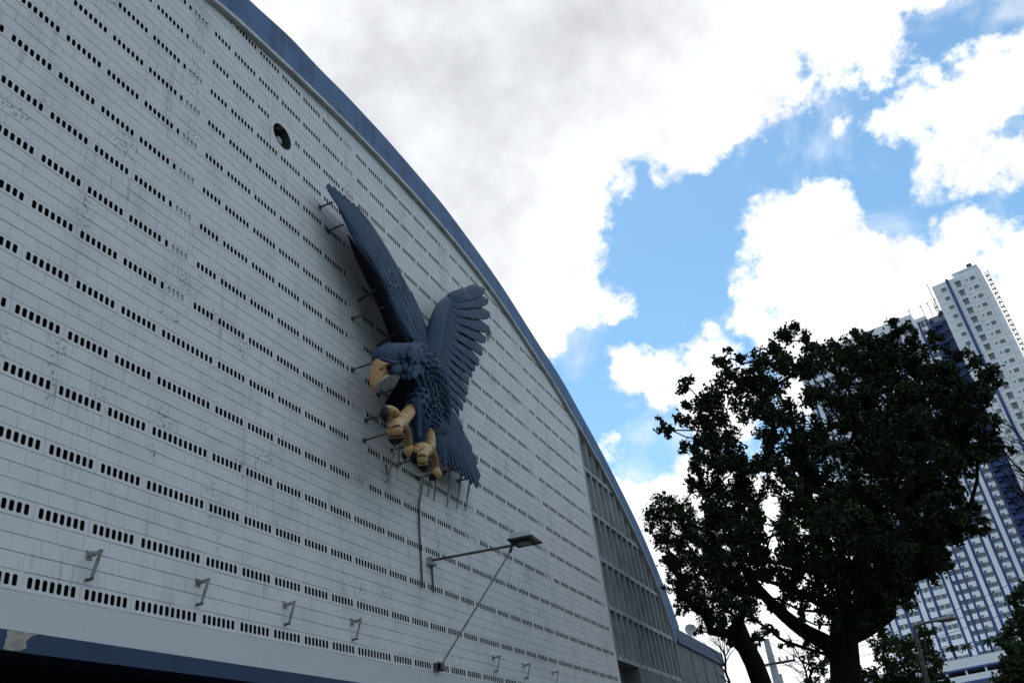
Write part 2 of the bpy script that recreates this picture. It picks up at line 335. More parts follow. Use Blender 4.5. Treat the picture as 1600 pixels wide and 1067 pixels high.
# vaulted roof shell, side and back walls
rf = MB()
for i in range(120):
    a, b = outer[i], outer[i+1]
    rf.add([(a.x,.5,a.y+EYE),(b.x,.5,b.y+EYE),(b.x,46,b.y+EYE),(a.x,46,a.y+EYE)], [(0,1,2,3)], 0)
    a2, b2 = (a.x, a.y+EYE-.35), (b.x, b.y+EYE-.35)
    rf.add([(a2[0],.49,a2[1]),(b2[0],.49,b2[1]),(b2[0],45.9,b2[1]),(a2[0],45.9,a2[1])], [(3,2,1,0)], 1)
rf.build('roof', [M['roof'], M['dark']], GYM, fix=False)
sh = MB()
sh.box((-4.9, .51, 0), (-4.6, 46, 9.1)); sh.box((38.6, .51, 0), (38.9, 46, 7.2)); 
for i in range(0, 120, 4):
    a, b = outer[i], outer[i+4]
    sh.add([(a.x,46,0),(b.x,46,0),(b.x,46,b.y+EYE),(a.x,46,a.y+EYE)], [(3,2,1,0)])
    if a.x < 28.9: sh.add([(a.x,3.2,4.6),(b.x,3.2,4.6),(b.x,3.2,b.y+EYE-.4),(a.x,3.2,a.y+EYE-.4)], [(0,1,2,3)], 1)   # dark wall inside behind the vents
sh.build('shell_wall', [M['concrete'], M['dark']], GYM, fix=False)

# the vented block wall: three courses of blocks, then one course of slotted blocks, repeated
WALL = MB()
BW = .3803; HV = .215; HC = (PITCH-HV)/3
HOLE = (10.79, 13.19+EYE, .30)                                   # round speaker opening
HX0, HX1 = 10.40, 11.17
def hole_rows(k): return 12 <= k <= 13
nrow = 17
for k in range(-1, nrow):
    zt = V0+k*PITCH+HV/2; 
    z0 = zt; z1 = zt+PITCH-HV
    if k == -1: z0, z1 = 2.45+EYE, V0-HV/2
    # mortar plane behind the plain courses, cut to the arch
    u = U0
    while u < U1-.01:
        ub = min(u+1.9, U1)
        segs = [(u, ub)]
        top = min(z1, max(roofz(u), roofz(ub))+.25)
        if top > z0+.02:
            if k in (12,) and u < HX1 and ub > HX0: segs = [(u, HX0), (HX1, ub)]
            for a, b in segs:
                if b-a > .01: WALL.box((a, .011, z0), (b, .16, top))
        u = ub
core = WALL.build('block_wall', M['mortar'], GYM); core['label'] = 'white painted block wall pierced by rows of vent slots'
pl = MB(); pl.box((U0, -.003, 2.45+EYE), (U1, .0105, V0-HV/2-.004)); pl.build('plaster_band', M['plaster'], GYM)

def block_geo(w, h, j=.0055):
    c = .005; jx = .002
    x0, x1, z0, z1 = -w/2+jx/2, w/2-jx/2, -h/2+j/2, h/2-j/2
    vs = [(x0+c,0,z0+c),(x1-c,0,z0+c),(x1-c,0,z1-c),(x0+c,0,z1-c),(x0,c,z0),(x1,c,z0),(x1,c,z1),(x0,c,z1),(x0,.0105,z0),(x1,.0105,z0),(x1,.0105,z1),(x0,.0105,z1)]
    fs = [(0,1,2,3)]
    for a in range(4):
        b = (a+1)%4; fs += [(a, a+4, b+4, b), (a+4, a+8, b+8, b+4)]
    return vs, fs, [0]*len(fs)
def slot_geo(w, h, xs, sw=.060, shh=.126, depth=.12):
    """face of a slotted block with rounded slots running right through it"""
    j = .0045; x0, x1, z0, z1 = -w/2+j/2, w/2-j/2, -h/2+j/2, h/2-j/2
    vs = []; fs = []; ins = []
    def q(*p):
        o = len(vs); vs.extend(p); fs.append(tuple(range(o, o+len(p))))
    ed = [x0]+[x for i in range(len(xs)-1) for x in ((xs[i]+xs[i+1])/2,)]+[x1]
    if not xs: ed = [x0, x1]
    for i, x in enumerate(xs):
        a, b = ed[i], ed[i+1]; c = .014
        l, r, d, t = x-sw/2, x+sw/2, -shh/2, shh/2
        O = [(l+c,d),(r-c,d),(r,d+c),(r,t-c),(r-c,t),(l+c,t),(l,t-c),(l,d+c)]
        fr = lambda p: (p[0], 0, p[1])
        q(fr((a,z0)), fr((b,z0)), fr(O[1]), fr(O[0])); q(fr((b,z0)), fr((b,z1)), fr(O[3]), fr(O[2])); q(fr((b,z1)), fr((a,z1)), fr(O[5]), fr(O[4])); q(fr((a,z1)), fr((a,z0)), fr(O[7]), fr(O[6]))
        q(fr((b,z0)), fr(O[2]), fr(O[1])); q(fr((b,z1)), fr(O[4]), fr(O[3])); q(fr((a,z1)), fr(O[6]), fr(O[5])); q(fr((a,z0)), fr(O[0]), fr(O[7]))
        for e in range(8):
            p, s_ = O[e], O[(e+1)%8]; ins.append(len(fs))
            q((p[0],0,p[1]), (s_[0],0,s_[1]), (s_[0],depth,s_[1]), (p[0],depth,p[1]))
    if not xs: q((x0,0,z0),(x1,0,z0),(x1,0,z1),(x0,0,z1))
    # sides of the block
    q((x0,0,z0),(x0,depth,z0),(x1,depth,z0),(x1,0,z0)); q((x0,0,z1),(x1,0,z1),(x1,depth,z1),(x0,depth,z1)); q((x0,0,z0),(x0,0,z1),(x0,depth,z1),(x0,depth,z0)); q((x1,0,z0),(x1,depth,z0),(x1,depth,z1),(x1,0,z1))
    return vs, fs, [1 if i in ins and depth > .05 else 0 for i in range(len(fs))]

pieces = []                                                       # (px size, kind key, centre, jitter)
geo = {}
def piece(kind, key, cx, cz, maker):
    if key not in geo: geo[key] = maker()
    p = Vector((cx, RS.uniform(-.0022, .0022), cz))
    pieces.append((size_px(p, 1), kind, key, p))
for k in range(-1, nrow):
    for c in range(3):
        if k == -1: continue
        zc = V0+k*PITCH+HV/2+HC*(c+.5)
        off = (0, .5, 0)[c]*BW + (.19 if k % 2 else 0)
        u = U0-off
        while u < U1:
            a, b = max(u, U0), min(u+BW, U1); u += BW
            if b-a < .05: continue
            if zc-HC/2 > max(roofz(a), roofz(b))+.12: continue
            if k == 12 and b > HX0 and a < HX1:
                for (aa, bb) in ((a, min(b, HX0)), (max(a, HX1), b)):
                    if bb-aa > .04: piece('b', ('b', round(bb-aa, 3)), (aa+bb)/2, zc, lambda w=bb-aa: block_geo(w, HC))
                continue
            piece('b', ('b', round(b-a, 3)), (a+b)/2, zc, lambda w=b-a: block_geo(w, HC))
    if k >= 0:
        zc = V0+k*PITCH
        for bay in range(-3, 5):
            x0 = 7.995+5.07*bay; cells = []
            blind = k >= 6 or (k >= 4 and bay >= 1)
            if not blind:
                cells.append((x0, 1.215, [.10125*(i+1)-.6075 for i in range(11)], 0))
                cells += [(x0+1.215+.771*i, .771, [.0964*(q+1)-.3855 for q in range(7)], 0) for i in range(5)]
            else:
                cells.append((x0+.03, .56, [.093*(i+1)-.28 for i in range(4)] , 1))
                cells.append((x0+.59, .575, [.0958*(i+1)-.2875 for i in range(5)], 0))
                cells += [(x0+1.165+.7655*i, .7655, [.0957*(q+1)-.38275 for q in range(7)], 0) for i in range(5)]
                cells.append((x0+4.9925, .1075, [0.0], 0))
            for (a, w, xs, bl) in cells:
                b = a+w
                if b < U0 or a > U1-.1: continue
                if b > U1-.16:
                    nx = [x for x in xs if a+w/2+x < U1-.25]; nb = U1-.004; sh_ = (a+w/2)-(a+nb)/2; xs = [x+sh_ for x in nx]; w = nb-a; b = nb
                if zc-HV/2 > max(roofz(a), roofz(b))+.1: continue
                if k == 13 and b > HX0-.2 and a < HX1+.2:
                    cx = a+w/2
                    for (aa, bb) in ((a, min(b, HX0)), (max(a, HX1), b)):
                        if bb-aa > .05:
                            nx = [cx+x-(aa+bb)/2 for x in xs if aa+.05 < cx+x < bb-.05]
                            piece('v', ('v', k, round(aa, 3)), (aa+bb)/2, zc, lambda nx=nx, w=bb-aa: slot_geo(w, HV, nx))
                    continue
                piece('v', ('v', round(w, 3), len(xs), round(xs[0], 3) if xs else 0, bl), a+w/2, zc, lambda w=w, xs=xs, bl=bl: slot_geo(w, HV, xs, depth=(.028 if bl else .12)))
meshes = {}
for kind, nm, stuffname in (('b', 'block', 'blockwork'), ('v', 'vent_block', 'vent_blockwork')):
    L_ = sorted([p for p in pieces if p[1] == kind], key=lambda p: -p[0])
    st = MB()
    for i, (s_, _, key, p) in enumerate(L_):
        if i < 300 and s_ > 0:
            if key not in meshes:
                m = MB(); m.addm(*geo[key]); meshes[key] = m.mesh(nm, [M['paint'], M['slot']])
            inst(nm, meshes[key], p, core)
        else:
            vs, fs, ms = geo[key]; st.addm([(v[0]+p.x, v[1]+p.y, v[2]+p.z) for v in vs], fs, ms)
    st.build(stuffname, [M['paint'], M['slot']], core, kind='stuff', fix=False)
# concrete columns behind the blind slots, plain margin above the last row is the arch band
for bay in range(-2, 5):
    x0 = 7.995+5.07*bay; k = 6 if bay < 1 else 4
    if x0+.6 > U1-.2: continue
    co = MB(); co.box((x0+.02, .029, V0+k*PITCH-HV/2-.05), (x0+.60, .30, min(roofz(x0), roofz(x0+.58)))); co.build('column', M['plaster'], core)
# edge of the wall towards the fin screen
ed = MB(); ed.box((U1, -.004, 2.45+EYE), (U1+.06, .9, roofz(U1)+.05)); ed.build('wall_edge', M['plaster'], GYM)

# round opening with a horn speaker in it
hp = MB(); cx, cz, hr = HOLE; zb_, zt_ = V0+12*PITCH+HV/2+.002, V0+13*PITCH+HV/2-.002
seg = 40
ringp = [(cx+hr*math.cos(2*math.pi*i/seg), cz+hr*math.sin(2*math.pi*i/seg)) for i in range(seg)]
def edgept(a):
    dx, dz = math.cos(a), math.sin(a); ts = []
    if dx > 1e-6: ts.append((HX1-.003-cx)/dx)
    if dx < -1e-6: ts.append((HX0+.003-cx)/dx)
    if dz > 1e-6: ts.append((zt_-cz)/dz)
    if dz < -1e-6: ts.append((zb_-cz)/dz)
    t = min(ts); return (cx+dx*t, cz+dz*t)
sqp = [edgept(2*math.pi*i/seg) for i in range(seg)]
for i in range(seg):
    k = (i+1)%seg; a, b, c, d = ringp[i], ringp[k], sqp[k], sqp[i]
    hp.add([(a[0],0,a[1]),(b[0],0,b[1]),(c[0],0,c[1]),(d[0],0,d[1])], [(0,1,2,3)], 0)
    hp.add([(a[0],0,a[1]),(b[0],0,b[1]),(b[0],.42,b[1]),(a[0],.42,a[1])], [(0,3,2,1)], 1)
for (x, z) in ((HX0+.003, zb_), (HX1-.003, zb_), (HX1-.003, zt_), (HX0+.003, zt_)):
    a = math.atan2(z-cz, x-cx) % (2*math.pi); i = int(a/(2*math.pi)*seg) % seg; k = (i+1) % seg
    hp.add([(sqp[i][0],0,sqp[i][1]), (sqp[k][0],0,sqp[k][1]), (x,0,z)], [(0,1,2)], 0)
hp.add([(p[0],.42,p[1]) for p in ringp], [tuple(range(seg))], 1)
hp.build('round_opening', [M['paint'], M['steeldk']], core, fix=False)
sp = thing('horn_speaker', 'grey horn speaker mounted in the round hole high in the wall', 'speaker', (cx, .1, cz))
s1 = MB(); s1.tube([(cx-.03,.40,cz-.10),(cx-.03,.28,cz-.10),(cx-.03,.12,cz-.10),(cx-.03,.05,cz-.10),(cx-.03,.03,cz-.10)], [.04,.06,.10,.09,.03], 16); s1.build('horn', M['steel'], sp, smooth=True)
s2 = MB(); s2.tube([(cx-.03,.3,cz-.3),(cx-.03,.3,cz-.1)], .018, 8); s2.build('bracket', M['steeldk'], sp)

# blue beam over the entrance, dark porch below it
bm_ = MB(); bm_.box((U0, -.03, 2.235+EYE), (U1, .45, 2.447+EYE)); beam = bm_.build('beam', M['beamblue'], GYM)
bp_ = MB()
rsx = random.Random(3)
ol = [(6.34, 2.25), (6.50, 2.245), (6.60, 2.29), (6.59, 2.35), (6.63, 2.40), (6.70, 2.445), (6.38, 2.445), (6.35, 2.37)]
cxp = sum(p[0] for p in ol)/len(ol); czp = sum(p[1] for p in ol)/len(ol)
pp = curve([(a, b, 0) for a, b in ol+[ol[0]]], 60)
pp = [(p.x+rsx.uniform(-.008,.008), min(p.y, 2.4465)+rsx.uniform(-.004,.0)) for p in pp]
bp_.add([(cxp,-.034,czp+EYE)]+[(p[0],-.034,p[1]+EYE) for p in pp], [(0, i+1, (i+1)%60+1) for i in range(60)])
bp_.build('bare_concrete_patch', M['bare'], beam, fix=False)
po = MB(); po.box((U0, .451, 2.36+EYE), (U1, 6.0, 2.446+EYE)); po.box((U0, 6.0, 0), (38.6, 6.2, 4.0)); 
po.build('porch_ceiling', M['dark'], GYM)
for x in (-3.0, 16.5, 23.35):
    c_ = MB(); c_.box((x, .05, 0), (x+.5, .45, 2.236+EYE)); c_.build('porch_column', M['concrete'], GYM)

# fin screen: deep vertical fins with ledges between, under the arch
FS = MB(); FS.box((U1+.06, .75, 2.0), (38.6, .9, 13.6)); 
fsb = MB()
BV = [2.75+EYE, 4.52+EYE, 6.22+EYE, 7.93+EYE, 9.66+EYE, 11.40+EYE]
us = np.linspace(U1+.06, 38.6, 40)
for i in range(len(us)-1):
    a, b = us[i], us[i+1]; zt = min(roofz(min(a, 38.3)), roofz(min(b, 38.3)))+.3
    zb = BV[1]-.09 if b < 31.7 else 0.0
    fsb.box((a, .62, zb), (b, .8, max(zt, zb+.1)))
screen = fsb.build('fin_screen', M['finc'], GYM); screen['label'] = 'grey concrete fin screen right of the block wall'
FP = .727
for i in range(14):
    x = 29.12+FP*i
    zt = roofz(min(x, 38.3))+.06
    z0 = BV[1]+.09
    if zt < z0+.1: continue
    f = MB(); f.box((x, -.005, z0), (x+.085, .62, zt)); f.build('fin', M['finc'], screen)
for j, bz in enumerate(BV[1:]):
    if j == 5: break
    # the arch cuts each ledge
    xe = 29.05
    while xe < 38.4 and roofz(min(xe, 38.3)) > bz+.02: xe += .02
    for i in range(14):
        a = 29.12+FP*i+.0852; b = 29.12+FP*(i+1)-.0002
        a = max(a, U1+.062); b = min(b, xe+.3, 38.4)
        if b-a < .05: continue
        l_ = MB(); l_.box((a, .004, bz-.075), (b, .62, bz+.075)); l_.build('ledge', M['finc'], screen)
sill = MB(); sill.box((U1+.062, -.012, BV[1]-.09), (38.6, .6, BV[1]-.076)); sill.build('sill', M['finc'], screen)
# plain wall under the fins with a panel of little vent bricks
lw = MB(); lw.box((31.7, .0, 0), (38.6, .6, BV[1]-.092)); lw.box((31.55, -.02, 0), (31.70, .62, BV[1]-.092)); lw.build('lower_wall', M['concrete'], GYM)
vb = MB()
for r_ in range(9):
    for c_ in range(34):
        x = 31.95+c_*.19+(.095 if r_%2 else 0); z = EYE+1.2+r_*.27
        vb.box((x, -.03, z), (x+.13, -.001, z+.13))
vb.build('relief_brick', M['concrete'], GYM, kind='stuff')

# low side wing with a blue parapet
AN = MB(); AN.box((38.6, .0, 0), (49.0, 14, 6.12+EYE)); wing_ = AN.build('side_wing', M['concrete'], GYM)
AB = MB(); AB.box((38.9, -.10, 6.12+EYE), (49.2, 14.2, 6.75+EYE)); AB.build('parapet', M['beamblue'], wing_)
for x in (41.2, 43.9, 46.6):
    j_ = MB(); j_.box((x, -.04, 0), (x+.12, -.001, 6.12+EYE)); j_.build('pilaster', M['concrete'], wing_)

# satellite dish on the side wing
dp = at(1079, 985, .1); DISH = thing('satellite_dish', 'pale satellite dish on the blue parapet of the low side wing', 'dish', (dp.x, dp.y, 6.75+EYE))
ds = MB(); nrm = (Vector((-.8, -.5, .25))).normalized(); a_ = nrm.orthogonal().normalized(); b_ = nrm.cross(a_)
prev = []
V_ = []; F_ = []
for i in range(6):
    rr = .30*i/5
    for k in range(20):
        V_.append(dp + a_*rr*math.cos(k*math.pi/10)+b_*rr*math.sin(k*math.pi/10)+nrm*(.9*rr*rr))
for i in range(5):
    for k in range(20): F_.append((i*20+k, i*20+(k+1)%20, (i+1)*20+(k+1)%20, (i+1)*20+k))
ds.add(V_, F_); ds.build('reflector', M['pole'], DISH, smooth=True, fix=False)
dm2 = MB(); dm2.tube([(dp.x, dp.y+.05, 6.75+EYE), dp-nrm*.05], .05, 8); dm2.tube([dp-b_*.3, dp+nrm*.5], .012, 6); dm2.tube([dp+nrm*.46, dp+nrm*.56], .04, 8); dm2.build('mast', M['steel'], DISH)

# ------------------------------------------------------------------ wall furniture
def bracket(px_u, z, label):
    o = thing('wall_bracket', label, 'bracket', (px_u, 0, z), 'empty lamp brackets along the foot of the wall')
    b = MB(); b.box((px_u-.017, -.19, z-.022), (px_u+.017, -.004, z+.022)); b.build('arm', M['steel'], o)
    b = MB(); p = Vector((px_u-.022, -.203, z+.03)); q = Vector((px_u-.022, -.09, z-.30))
    b.obox(p, Vector((.046, 0, 0)), Vector((0, .012, .004)), q-p); b.build('flat_bar', M['steel'], o)
    b = MB(); b.box((px_u-.016, -.11, z-.315), (px_u+.016, -.004, z-.285)); b.build('foot', M['steeldk'], o)
    b = MB(); b.box((px_u-.05, -.006, z-.06), (px_u+.05, -.0025, z+.06)); [b.tube([(px_u+dx, -.007, z+dz), (px_u+dx, -.018, z+dz)], .009, 6) for dx in (-.033, .033) for dz in (-.04, .04)]; b.build('wall_plate', M['steel'], o)
for i, u in enumerate((7.28, 9.13, 11.06, 12.95, 18.82, 20.62, 22.6)):
    nm = ['nearest grey metal bracket, far left above the blue beam', 'second grey metal bracket from the left above the blue beam', 'third grey metal bracket from the left above the blue beam',
          'fourth grey metal bracket from the left, before the lamp strut', 'small grey metal bracket just right of the lamp strut foot', 'next to last far small grey metal bracket near the stained wall', 'farthest tiny grey metal bracket, rightmost at the bottom of the wall'][i]
    bracket(u, 3.44+EYE, nm)

FL = thing('wall_floodlight', 'floodlight on a long arm with a slanting strut under the eagle', 'floodlight', (15.95, 0, 5.1+EYE))
b = MB(); A0 = Vector((15.95, -.05, 5.13+EYE)); A1 = at(800, 852, 1.98)
b.tube([A0, A1, A1+(A1-A0).normalized()*.12], .028, 8); b.build('arm', M['steeldk'], FL)
b = MB(); B0 = Vector((15.95, -.12, 2.97+EYE)); b.tube([B0, A1+Vector((0, .06, -.12))], .020, 8); b.build('strut', M['steel'], FL)
b = MB(); b.tube([A1+Vector((0,.06,-.13)), A1+Vector((0,.03,-.06)), A1+Vector((0,0,.02))], .035, 8); b.build('hinge', M['steeldk'], FL)
b = MB(); b.box((15.86, -.16, 2.90+EYE), (16.04, -.10, 3.0+EYE)); b.box((15.86, -.16, 2.88+EYE), (15.885, -.004, 3.04+EYE)); b.box((16.015, -.16, 2.88+EYE), (16.04, -.004, 3.04+EYE)); b.build('strut_bracket', M['steeldk'], FL)
b = MB(); b.box((15.88, -.14, 5.03+EYE), (16.10, -.004, 5.09+EYE)); b.box((15.9, -.1, 5.09+EYE), (16.0, -.004, 5.2+EYE)); b.build('arm_bracket', M['steel'], FL)
b = MB(); b.tube([(16.07, -.03, 5.05+EYE), (16.06, -.03, 4.48+EYE)], .022, 8); b.build('stub_post', M['steeldk'], FL)
# lamp head: a shallow trough shade, open face tipped down towards the wall
HD = at(820, 844, 2.26); e1 = Vector((0, -.54, -.03)); e2 = Vector((.56, 0, -.03)); an = e2.cross(e1).normalized()
if an.z < 0: an = -an
def hood(k, h): return [HD+e1*(x*k)+e2*(y*k)-an*h for x, y in ((-.5,-.5),(.5,-.5),(.5,.5),(-.5,.5))]
P0, P1, P2_, P3 = hood(1.0, .03), hood(1.0, 0), hood(.78, -.13), hood(.20, -.25)
sides = lambda o: [(o+q, o+(q+1)%4, o+4+(q+1)%4, o+4+q) for q in range(4)]
b = MB(); b.add(P0+P1+P2_+P3, sides(0)+sides(4)+sides(8)+[(12,13,14,15)]); b.build('lamp_hood', M['pole'], FL)
b = MB(); b.add(hood(1.02, .035)+hood(1.02, .0)+hood(.97, .0)+hood(.97, .035), sides(0)+sides(4)+sides(8)+[(12,13,1,0),(13,14,2,1),(14,15,3,2),(15,12,0,3)]); b.build('rim', M['lampdk'], FL)
b = MB(); b.add(hood(.96, .02), [(0,1,2,3)]); b.add(hood(.45, .07)+hood(.6, .021), sides(0)+[(0,1,2,3)]); b.build('lamp_glass', M['lampdk'], FL)
b = MB(); c0 = HD-e1*.45; b.tube([A1, c0+an*.03], .045, 8); b.box(tuple(c0-Vector((.08,.05,.04))), tuple(c0+Vector((.08,.05,.07)))); b.build('yoke', M['steeldk'], FL)
cdt = MB(); cdt.tube([at(661,744,.1), at(655,790,.04), at(655,820,.04), at(658,875,.03), at(660,918,.03)], .022, 8)
tag(cdt.build('conduit_pipe', M['steeldk']), 'thin dark conduit pipe running down the wall below the talons', 'pipe')

# ------------------------------------------------------------------ the eagle
EA = thing('eagle_sculpture', 'huge navy blue eagle sculpture with ochre beak and talons mounted on the wall', 'sculpture', (15.5, 0, 8+EYE))
OUT = Vector((0, -1, 0))
FSEC = (0, .1, .35, .6, .76, .86, .93, .975, 1)
def px_of(p):
    q = p-CAM; z = q.dot(CF); return Vector((800+F*q.dot(CR)/z, 533.5-F*q.dot(CU)/z))
def wide(root, tip, n):
    """width in metres of a feather lying parallel to the wall that measures n pixels across"""
    root, tip = Vector(root), Vector(tip); c = root.lerp(tip, .6); t = (tip-root).normalized(); sd2 = t.cross(OUT).normalized()
    a = (px_of(tip)-px_of(root)).normalized(); v = px_of(c+sd2*.1)-px_of(c); return n/max(abs(v.x*a.y-v.y*a.x)*10, 18)
def feather(root, tip, W, name, parent, lift=.0, roll=.25, bend=0.0, thick=.035, m=None, tipk=.86, mid=None):
    """one plate feather: rounded tip, raised shaft, one edge tucked under its neighbour"""
    if W > 2: W = wide(root, tip, W)
    root, tip = Vector(root), Vector(tip); t = (tip-root); Ln = t.length; t = t.normalized()
    side = t.cross(OUT).normalized(); nn = side.cross(t).normalized()
    if nn.y > 0: nn = -nn
    side2 = side*math.cos(roll)+nn*math.sin(roll); n2 = nn*math.cos(roll)-side*math.sin(roll)
    ns = len(FSEC)-1; b = MB(); vs = []
    for i in range(ns+1):
        f = FSEC[i]
        if f < .12: wv = lerp(.55, .8, f/.12)
        elif f < tipk: wv = lerp(.8, 1.0, (f-.12)/(tipk-.12))
        else: wv = math.sqrt(max(0, 1-((f-tipk)/(1-tipk))**2))*.985+.015
        c = root + t*(Ln*f) + side*(bend*math.sin(math.pi*f*.5)**2) + nn*(lift*math.sin(math.pi*f))
        hw = W*.5*wv
        for (sx, h) in ((-1, -.10), (-.5, .03), (-.07, .12), (.07, .12), (.5, .03), (1, -.10)):
            vs.append(c+side2*(hw*sx)+n2*(h*W*.5+thick*.5))
        for sx in (1, 0, -1): vs.append(c+side2*(hw*sx)+n2*(-thick*.5-.10*W*.5))
    k = 9
    fs = [(i*k+a, i*k+(a+1)%k, (i+1)*k+(a+1)%k, (i+1)*k+a) for i in range(ns) for a in range(k)]
    fs += [tuple(range(k))[::-1], tuple(ns*k+a for a in range(k))]
    b.add(vs, fs); o = b.build(name, m or M['navy'], parent, smooth=False); return o
def loft(px, seg=20, n=30, mi=0):
    """px: list of (px, py, d, in-plane radius, out-of-plane radius)"""
    pts = curve([tuple(at(a, b, d)) for a, b, d, _, _ in px], n)
    xs = np.linspace(0, 1, len(px)); tt = np.linspace(0, 1, n)
    ra = np.interp(tt, xs, [p[3] for p in px]); rb = np.interp(tt, xs, [p[4] for p in px])
    b = MB(); b.tube(pts, [(y, x) for x, y in zip(ra, rb)], seg, mi, up=OUT); return b
# body, neck and head: one continuous surface
body = loft([(692,668,.62,.10,.08),(684,640,.74,.27,.22),(677,616,.84,.34,.32),(668,590,.92,.38,.36),(656,570,1.0,.40,.36),(640,561,1.06,.34,.30),(624,558.5,1.08,.305,.27),(608,558,1.08,.285,.245),(596,561.5,1.06,.23,.19),(590,565,1.05,.13,.12)], 24, 60)
bo = body.build('body', M['navy'], EA, smooth=True)
# beak
bk = MB(); pts = curve([at(597,569,1.05), at(594,575,1.08), at(590,582,1.09), at(585,592,1.09), at(583.5,602,1.08), at(586,612,1.06)], 22)
rr = np.interp(np.linspace(0,1,22), [0,.12,.3,.5,.7,.88,1], [.16,.18,.165,.125,.08,.038,.01])
bk.tube(pts, [(r_*1.05, r_) for r_ in rr], 18, up=OUT); beak = bk.build('beak', M['beak'], EA, smooth=True)
ce = MB(); pts = curve([at(597,565,1.12), at(604,574,1.18), at(610,584,1.18), at(602,587,1.15), at(594,593,1.12), at(590,601,1.09)], 16); ce.tube(pts, [.03,.05,.06,.065,.065,.065,.065,.06,.06,.055,.05,.045,.04,.03,.02,.01], 8); ce.build('beak_rim', M['cere'], beak, smooth=True)
ns_ = MB(); ns_.tube([at(594,577,1.30), at(597,576,1.30)], [.02,.03], 8); ns_.build('nostril', M['groove'], beak)
br = MB(); pts = curve([at(590,559,1.2), at(599,562,1.33), at(610,565,1.36), at(621,566,1.3), at(629,563,1.2)], 14); br.tube(pts, [.01,.02,.03,.035,.035,.035,.035,.035,.035,.03,.03,.025,.02,.01], 10); br.build('brow', M['navy'], EA, smooth=True)
ey = MB(); e0 = at(609.5,572.5,1.32); ey.tube([e0+Vector((0,.05,0)), e0+Vector((0,.0,0)), e0-Vector((0,.03,0)), e0-Vector((0,.05,0))], [.05,.055,.035,.008], 12); ey.build('eye', M['claw'], EA, smooth=True)
for (x, y, sx, sy, d) in [(614,577,5,4,1.28)]:
    ck = loft([(606,580,1.22,.03,.03),(613,578,1.28,.10,.06),(622,575,1.26,.12,.07),(630,570,1.15,.05,.05)], 12, 14); ck.build('cheek', M['navy'], EA, smooth=True)
# ruff feathers round neck and breast
rg = random.Random(11)
ruff = bpy.data.objects.new('ruff', None); C.link(ruff); ruff.location = at(655,562,1.2); setpar(ruff, EA)
for row, (n_, W_) in enumerate(((7,.17),(8,.17),(8,.16),(7,.16),(7,.15))):
    for i in range(n_):
        f = (i+.5)/n_
        x = lerp(634, 666, f)+row*2.6*math.sin(f*2.2)+rg.uniform(-1.5,1.5); y = lerp(545, 549, f)+row*7.5+rg.uniform(-2,2)-4*math.sin(f*math.pi)
        dd = 1.36-.28*abs(f-.42)-row*.02+rg.uniform(-.03,.05)
        Ln_ = rg.uniform(13, 19); ang = lerp(2.35, 1.05, f)+rg.uniform(-.2,.2)
        feather(at(x,y,dd), at(x+Ln_*math.cos(ang), y+Ln_*math.sin(ang), dd-.02+rg.uniform(0,.1)), W_, 'feather', ruff, lift=.03, roll=rg.uniform(-.3,.3), m=M['navy'])
for row in range(5):
    for i in range(5):
        f = (i+.5)/5; x = lerp(650, 684, f)+row*2.5+rg.uniform(-1.5,1.5); y = 584+row*9+rg.uniform(-2,2); dd = 1.27-row*.04-.24*abs(f-.45)
        ang = lerp(1.9, 1.0, f)
        feather(at(x,y,dd), at(x+13*math.cos(ang), y+13*math.sin(ang), dd-.05+rg.uniform(0,.05)), .17, 'feather', ruff, lift=.02, roll=rg.uniform(-.25,.25))
# small overlapping scale feathers all over the front of the body (too many to pick apart)
def plumage(px, name, parent, rows, per, lw, skip=0):
    pts = curve([tuple(at(a, b, d)) for a, b, d, _, _ in px], rows*2); b = MB(); rp = random.Random(4)
    xs = np.linspace(0, 1, len(px)); tt = np.linspace(0, 1, rows*2); ra = np.interp(tt, xs, [p[3] for p in px]); rb = np.interp(tt, xs, [p[4] for p in px])
    for i in range(2, rows*2-skip, 2):
        t = (pts[i-1]-pts[min(i+1, len(pts)-1)]).normalized(); a = (OUT-t*OUT.dot(t)).normalized(); sd2 = t.cross(a)
        for k in range(per):
            th = math.pi*(-.62+1.24*(k+.5*(i//2 % 2)+rp.uniform(-.15,.15))/(per-1)); n2 = (a*math.cos(th)+sd2*math.sin(th)).normalized(); s2 = t.cross(n2).normalized()
            c = pts[i]+a*(rb[i]*math.cos(th))+sd2*(ra[i]*math.sin(th)); W = lw*rp.uniform(.8,1.15); Ln = W*1.5; up_ = rp.uniform(.03,.06)
            vs = [c-s2*W*.4-n2*.02, c+s2*W*.4-n2*.02, c+t*Ln*.55+s2*W*.5+n2*up_*.5, c+t*Ln*.85+s2*W*.3+n2*up_, c+t*Ln+n2*up_*1.1, c+t*Ln*.85-s2*W*.3+n2*up_, c+t*Ln*.55-s2*W*.5+n2*up_*.5, c+t*Ln*.5+n2*(up_+.02)]
            b.add(vs, [(0,1,7),(1,2,7),(2,3,7),(3,4,7),(4,5,7),(5,6,7),(6,0,7)])
    return b.build(name, M['navy'], parent, kind='stuff', fix=False)
BODYP = [(692,668,.62,.10,.08),(684,640,.74,.27,.22),(677,616,.84,.34,.32),(668,590,.92,.38,.36),(656,570,1.0,.40,.36),(640,561,1.06,.35,.32)]
plumage(BODYP, 'plumage', bo, 15, 13, .15)
# hollow back of the relief: sheets from body to wall, its shade put in as near-black colour
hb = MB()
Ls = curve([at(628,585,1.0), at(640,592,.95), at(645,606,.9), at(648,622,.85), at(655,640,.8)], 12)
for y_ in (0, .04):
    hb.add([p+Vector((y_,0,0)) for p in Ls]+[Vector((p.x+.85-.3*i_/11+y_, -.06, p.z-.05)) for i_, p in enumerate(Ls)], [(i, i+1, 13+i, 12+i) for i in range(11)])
hb.build('back_shade_shell', M['navyshade'], EA, fix=False)
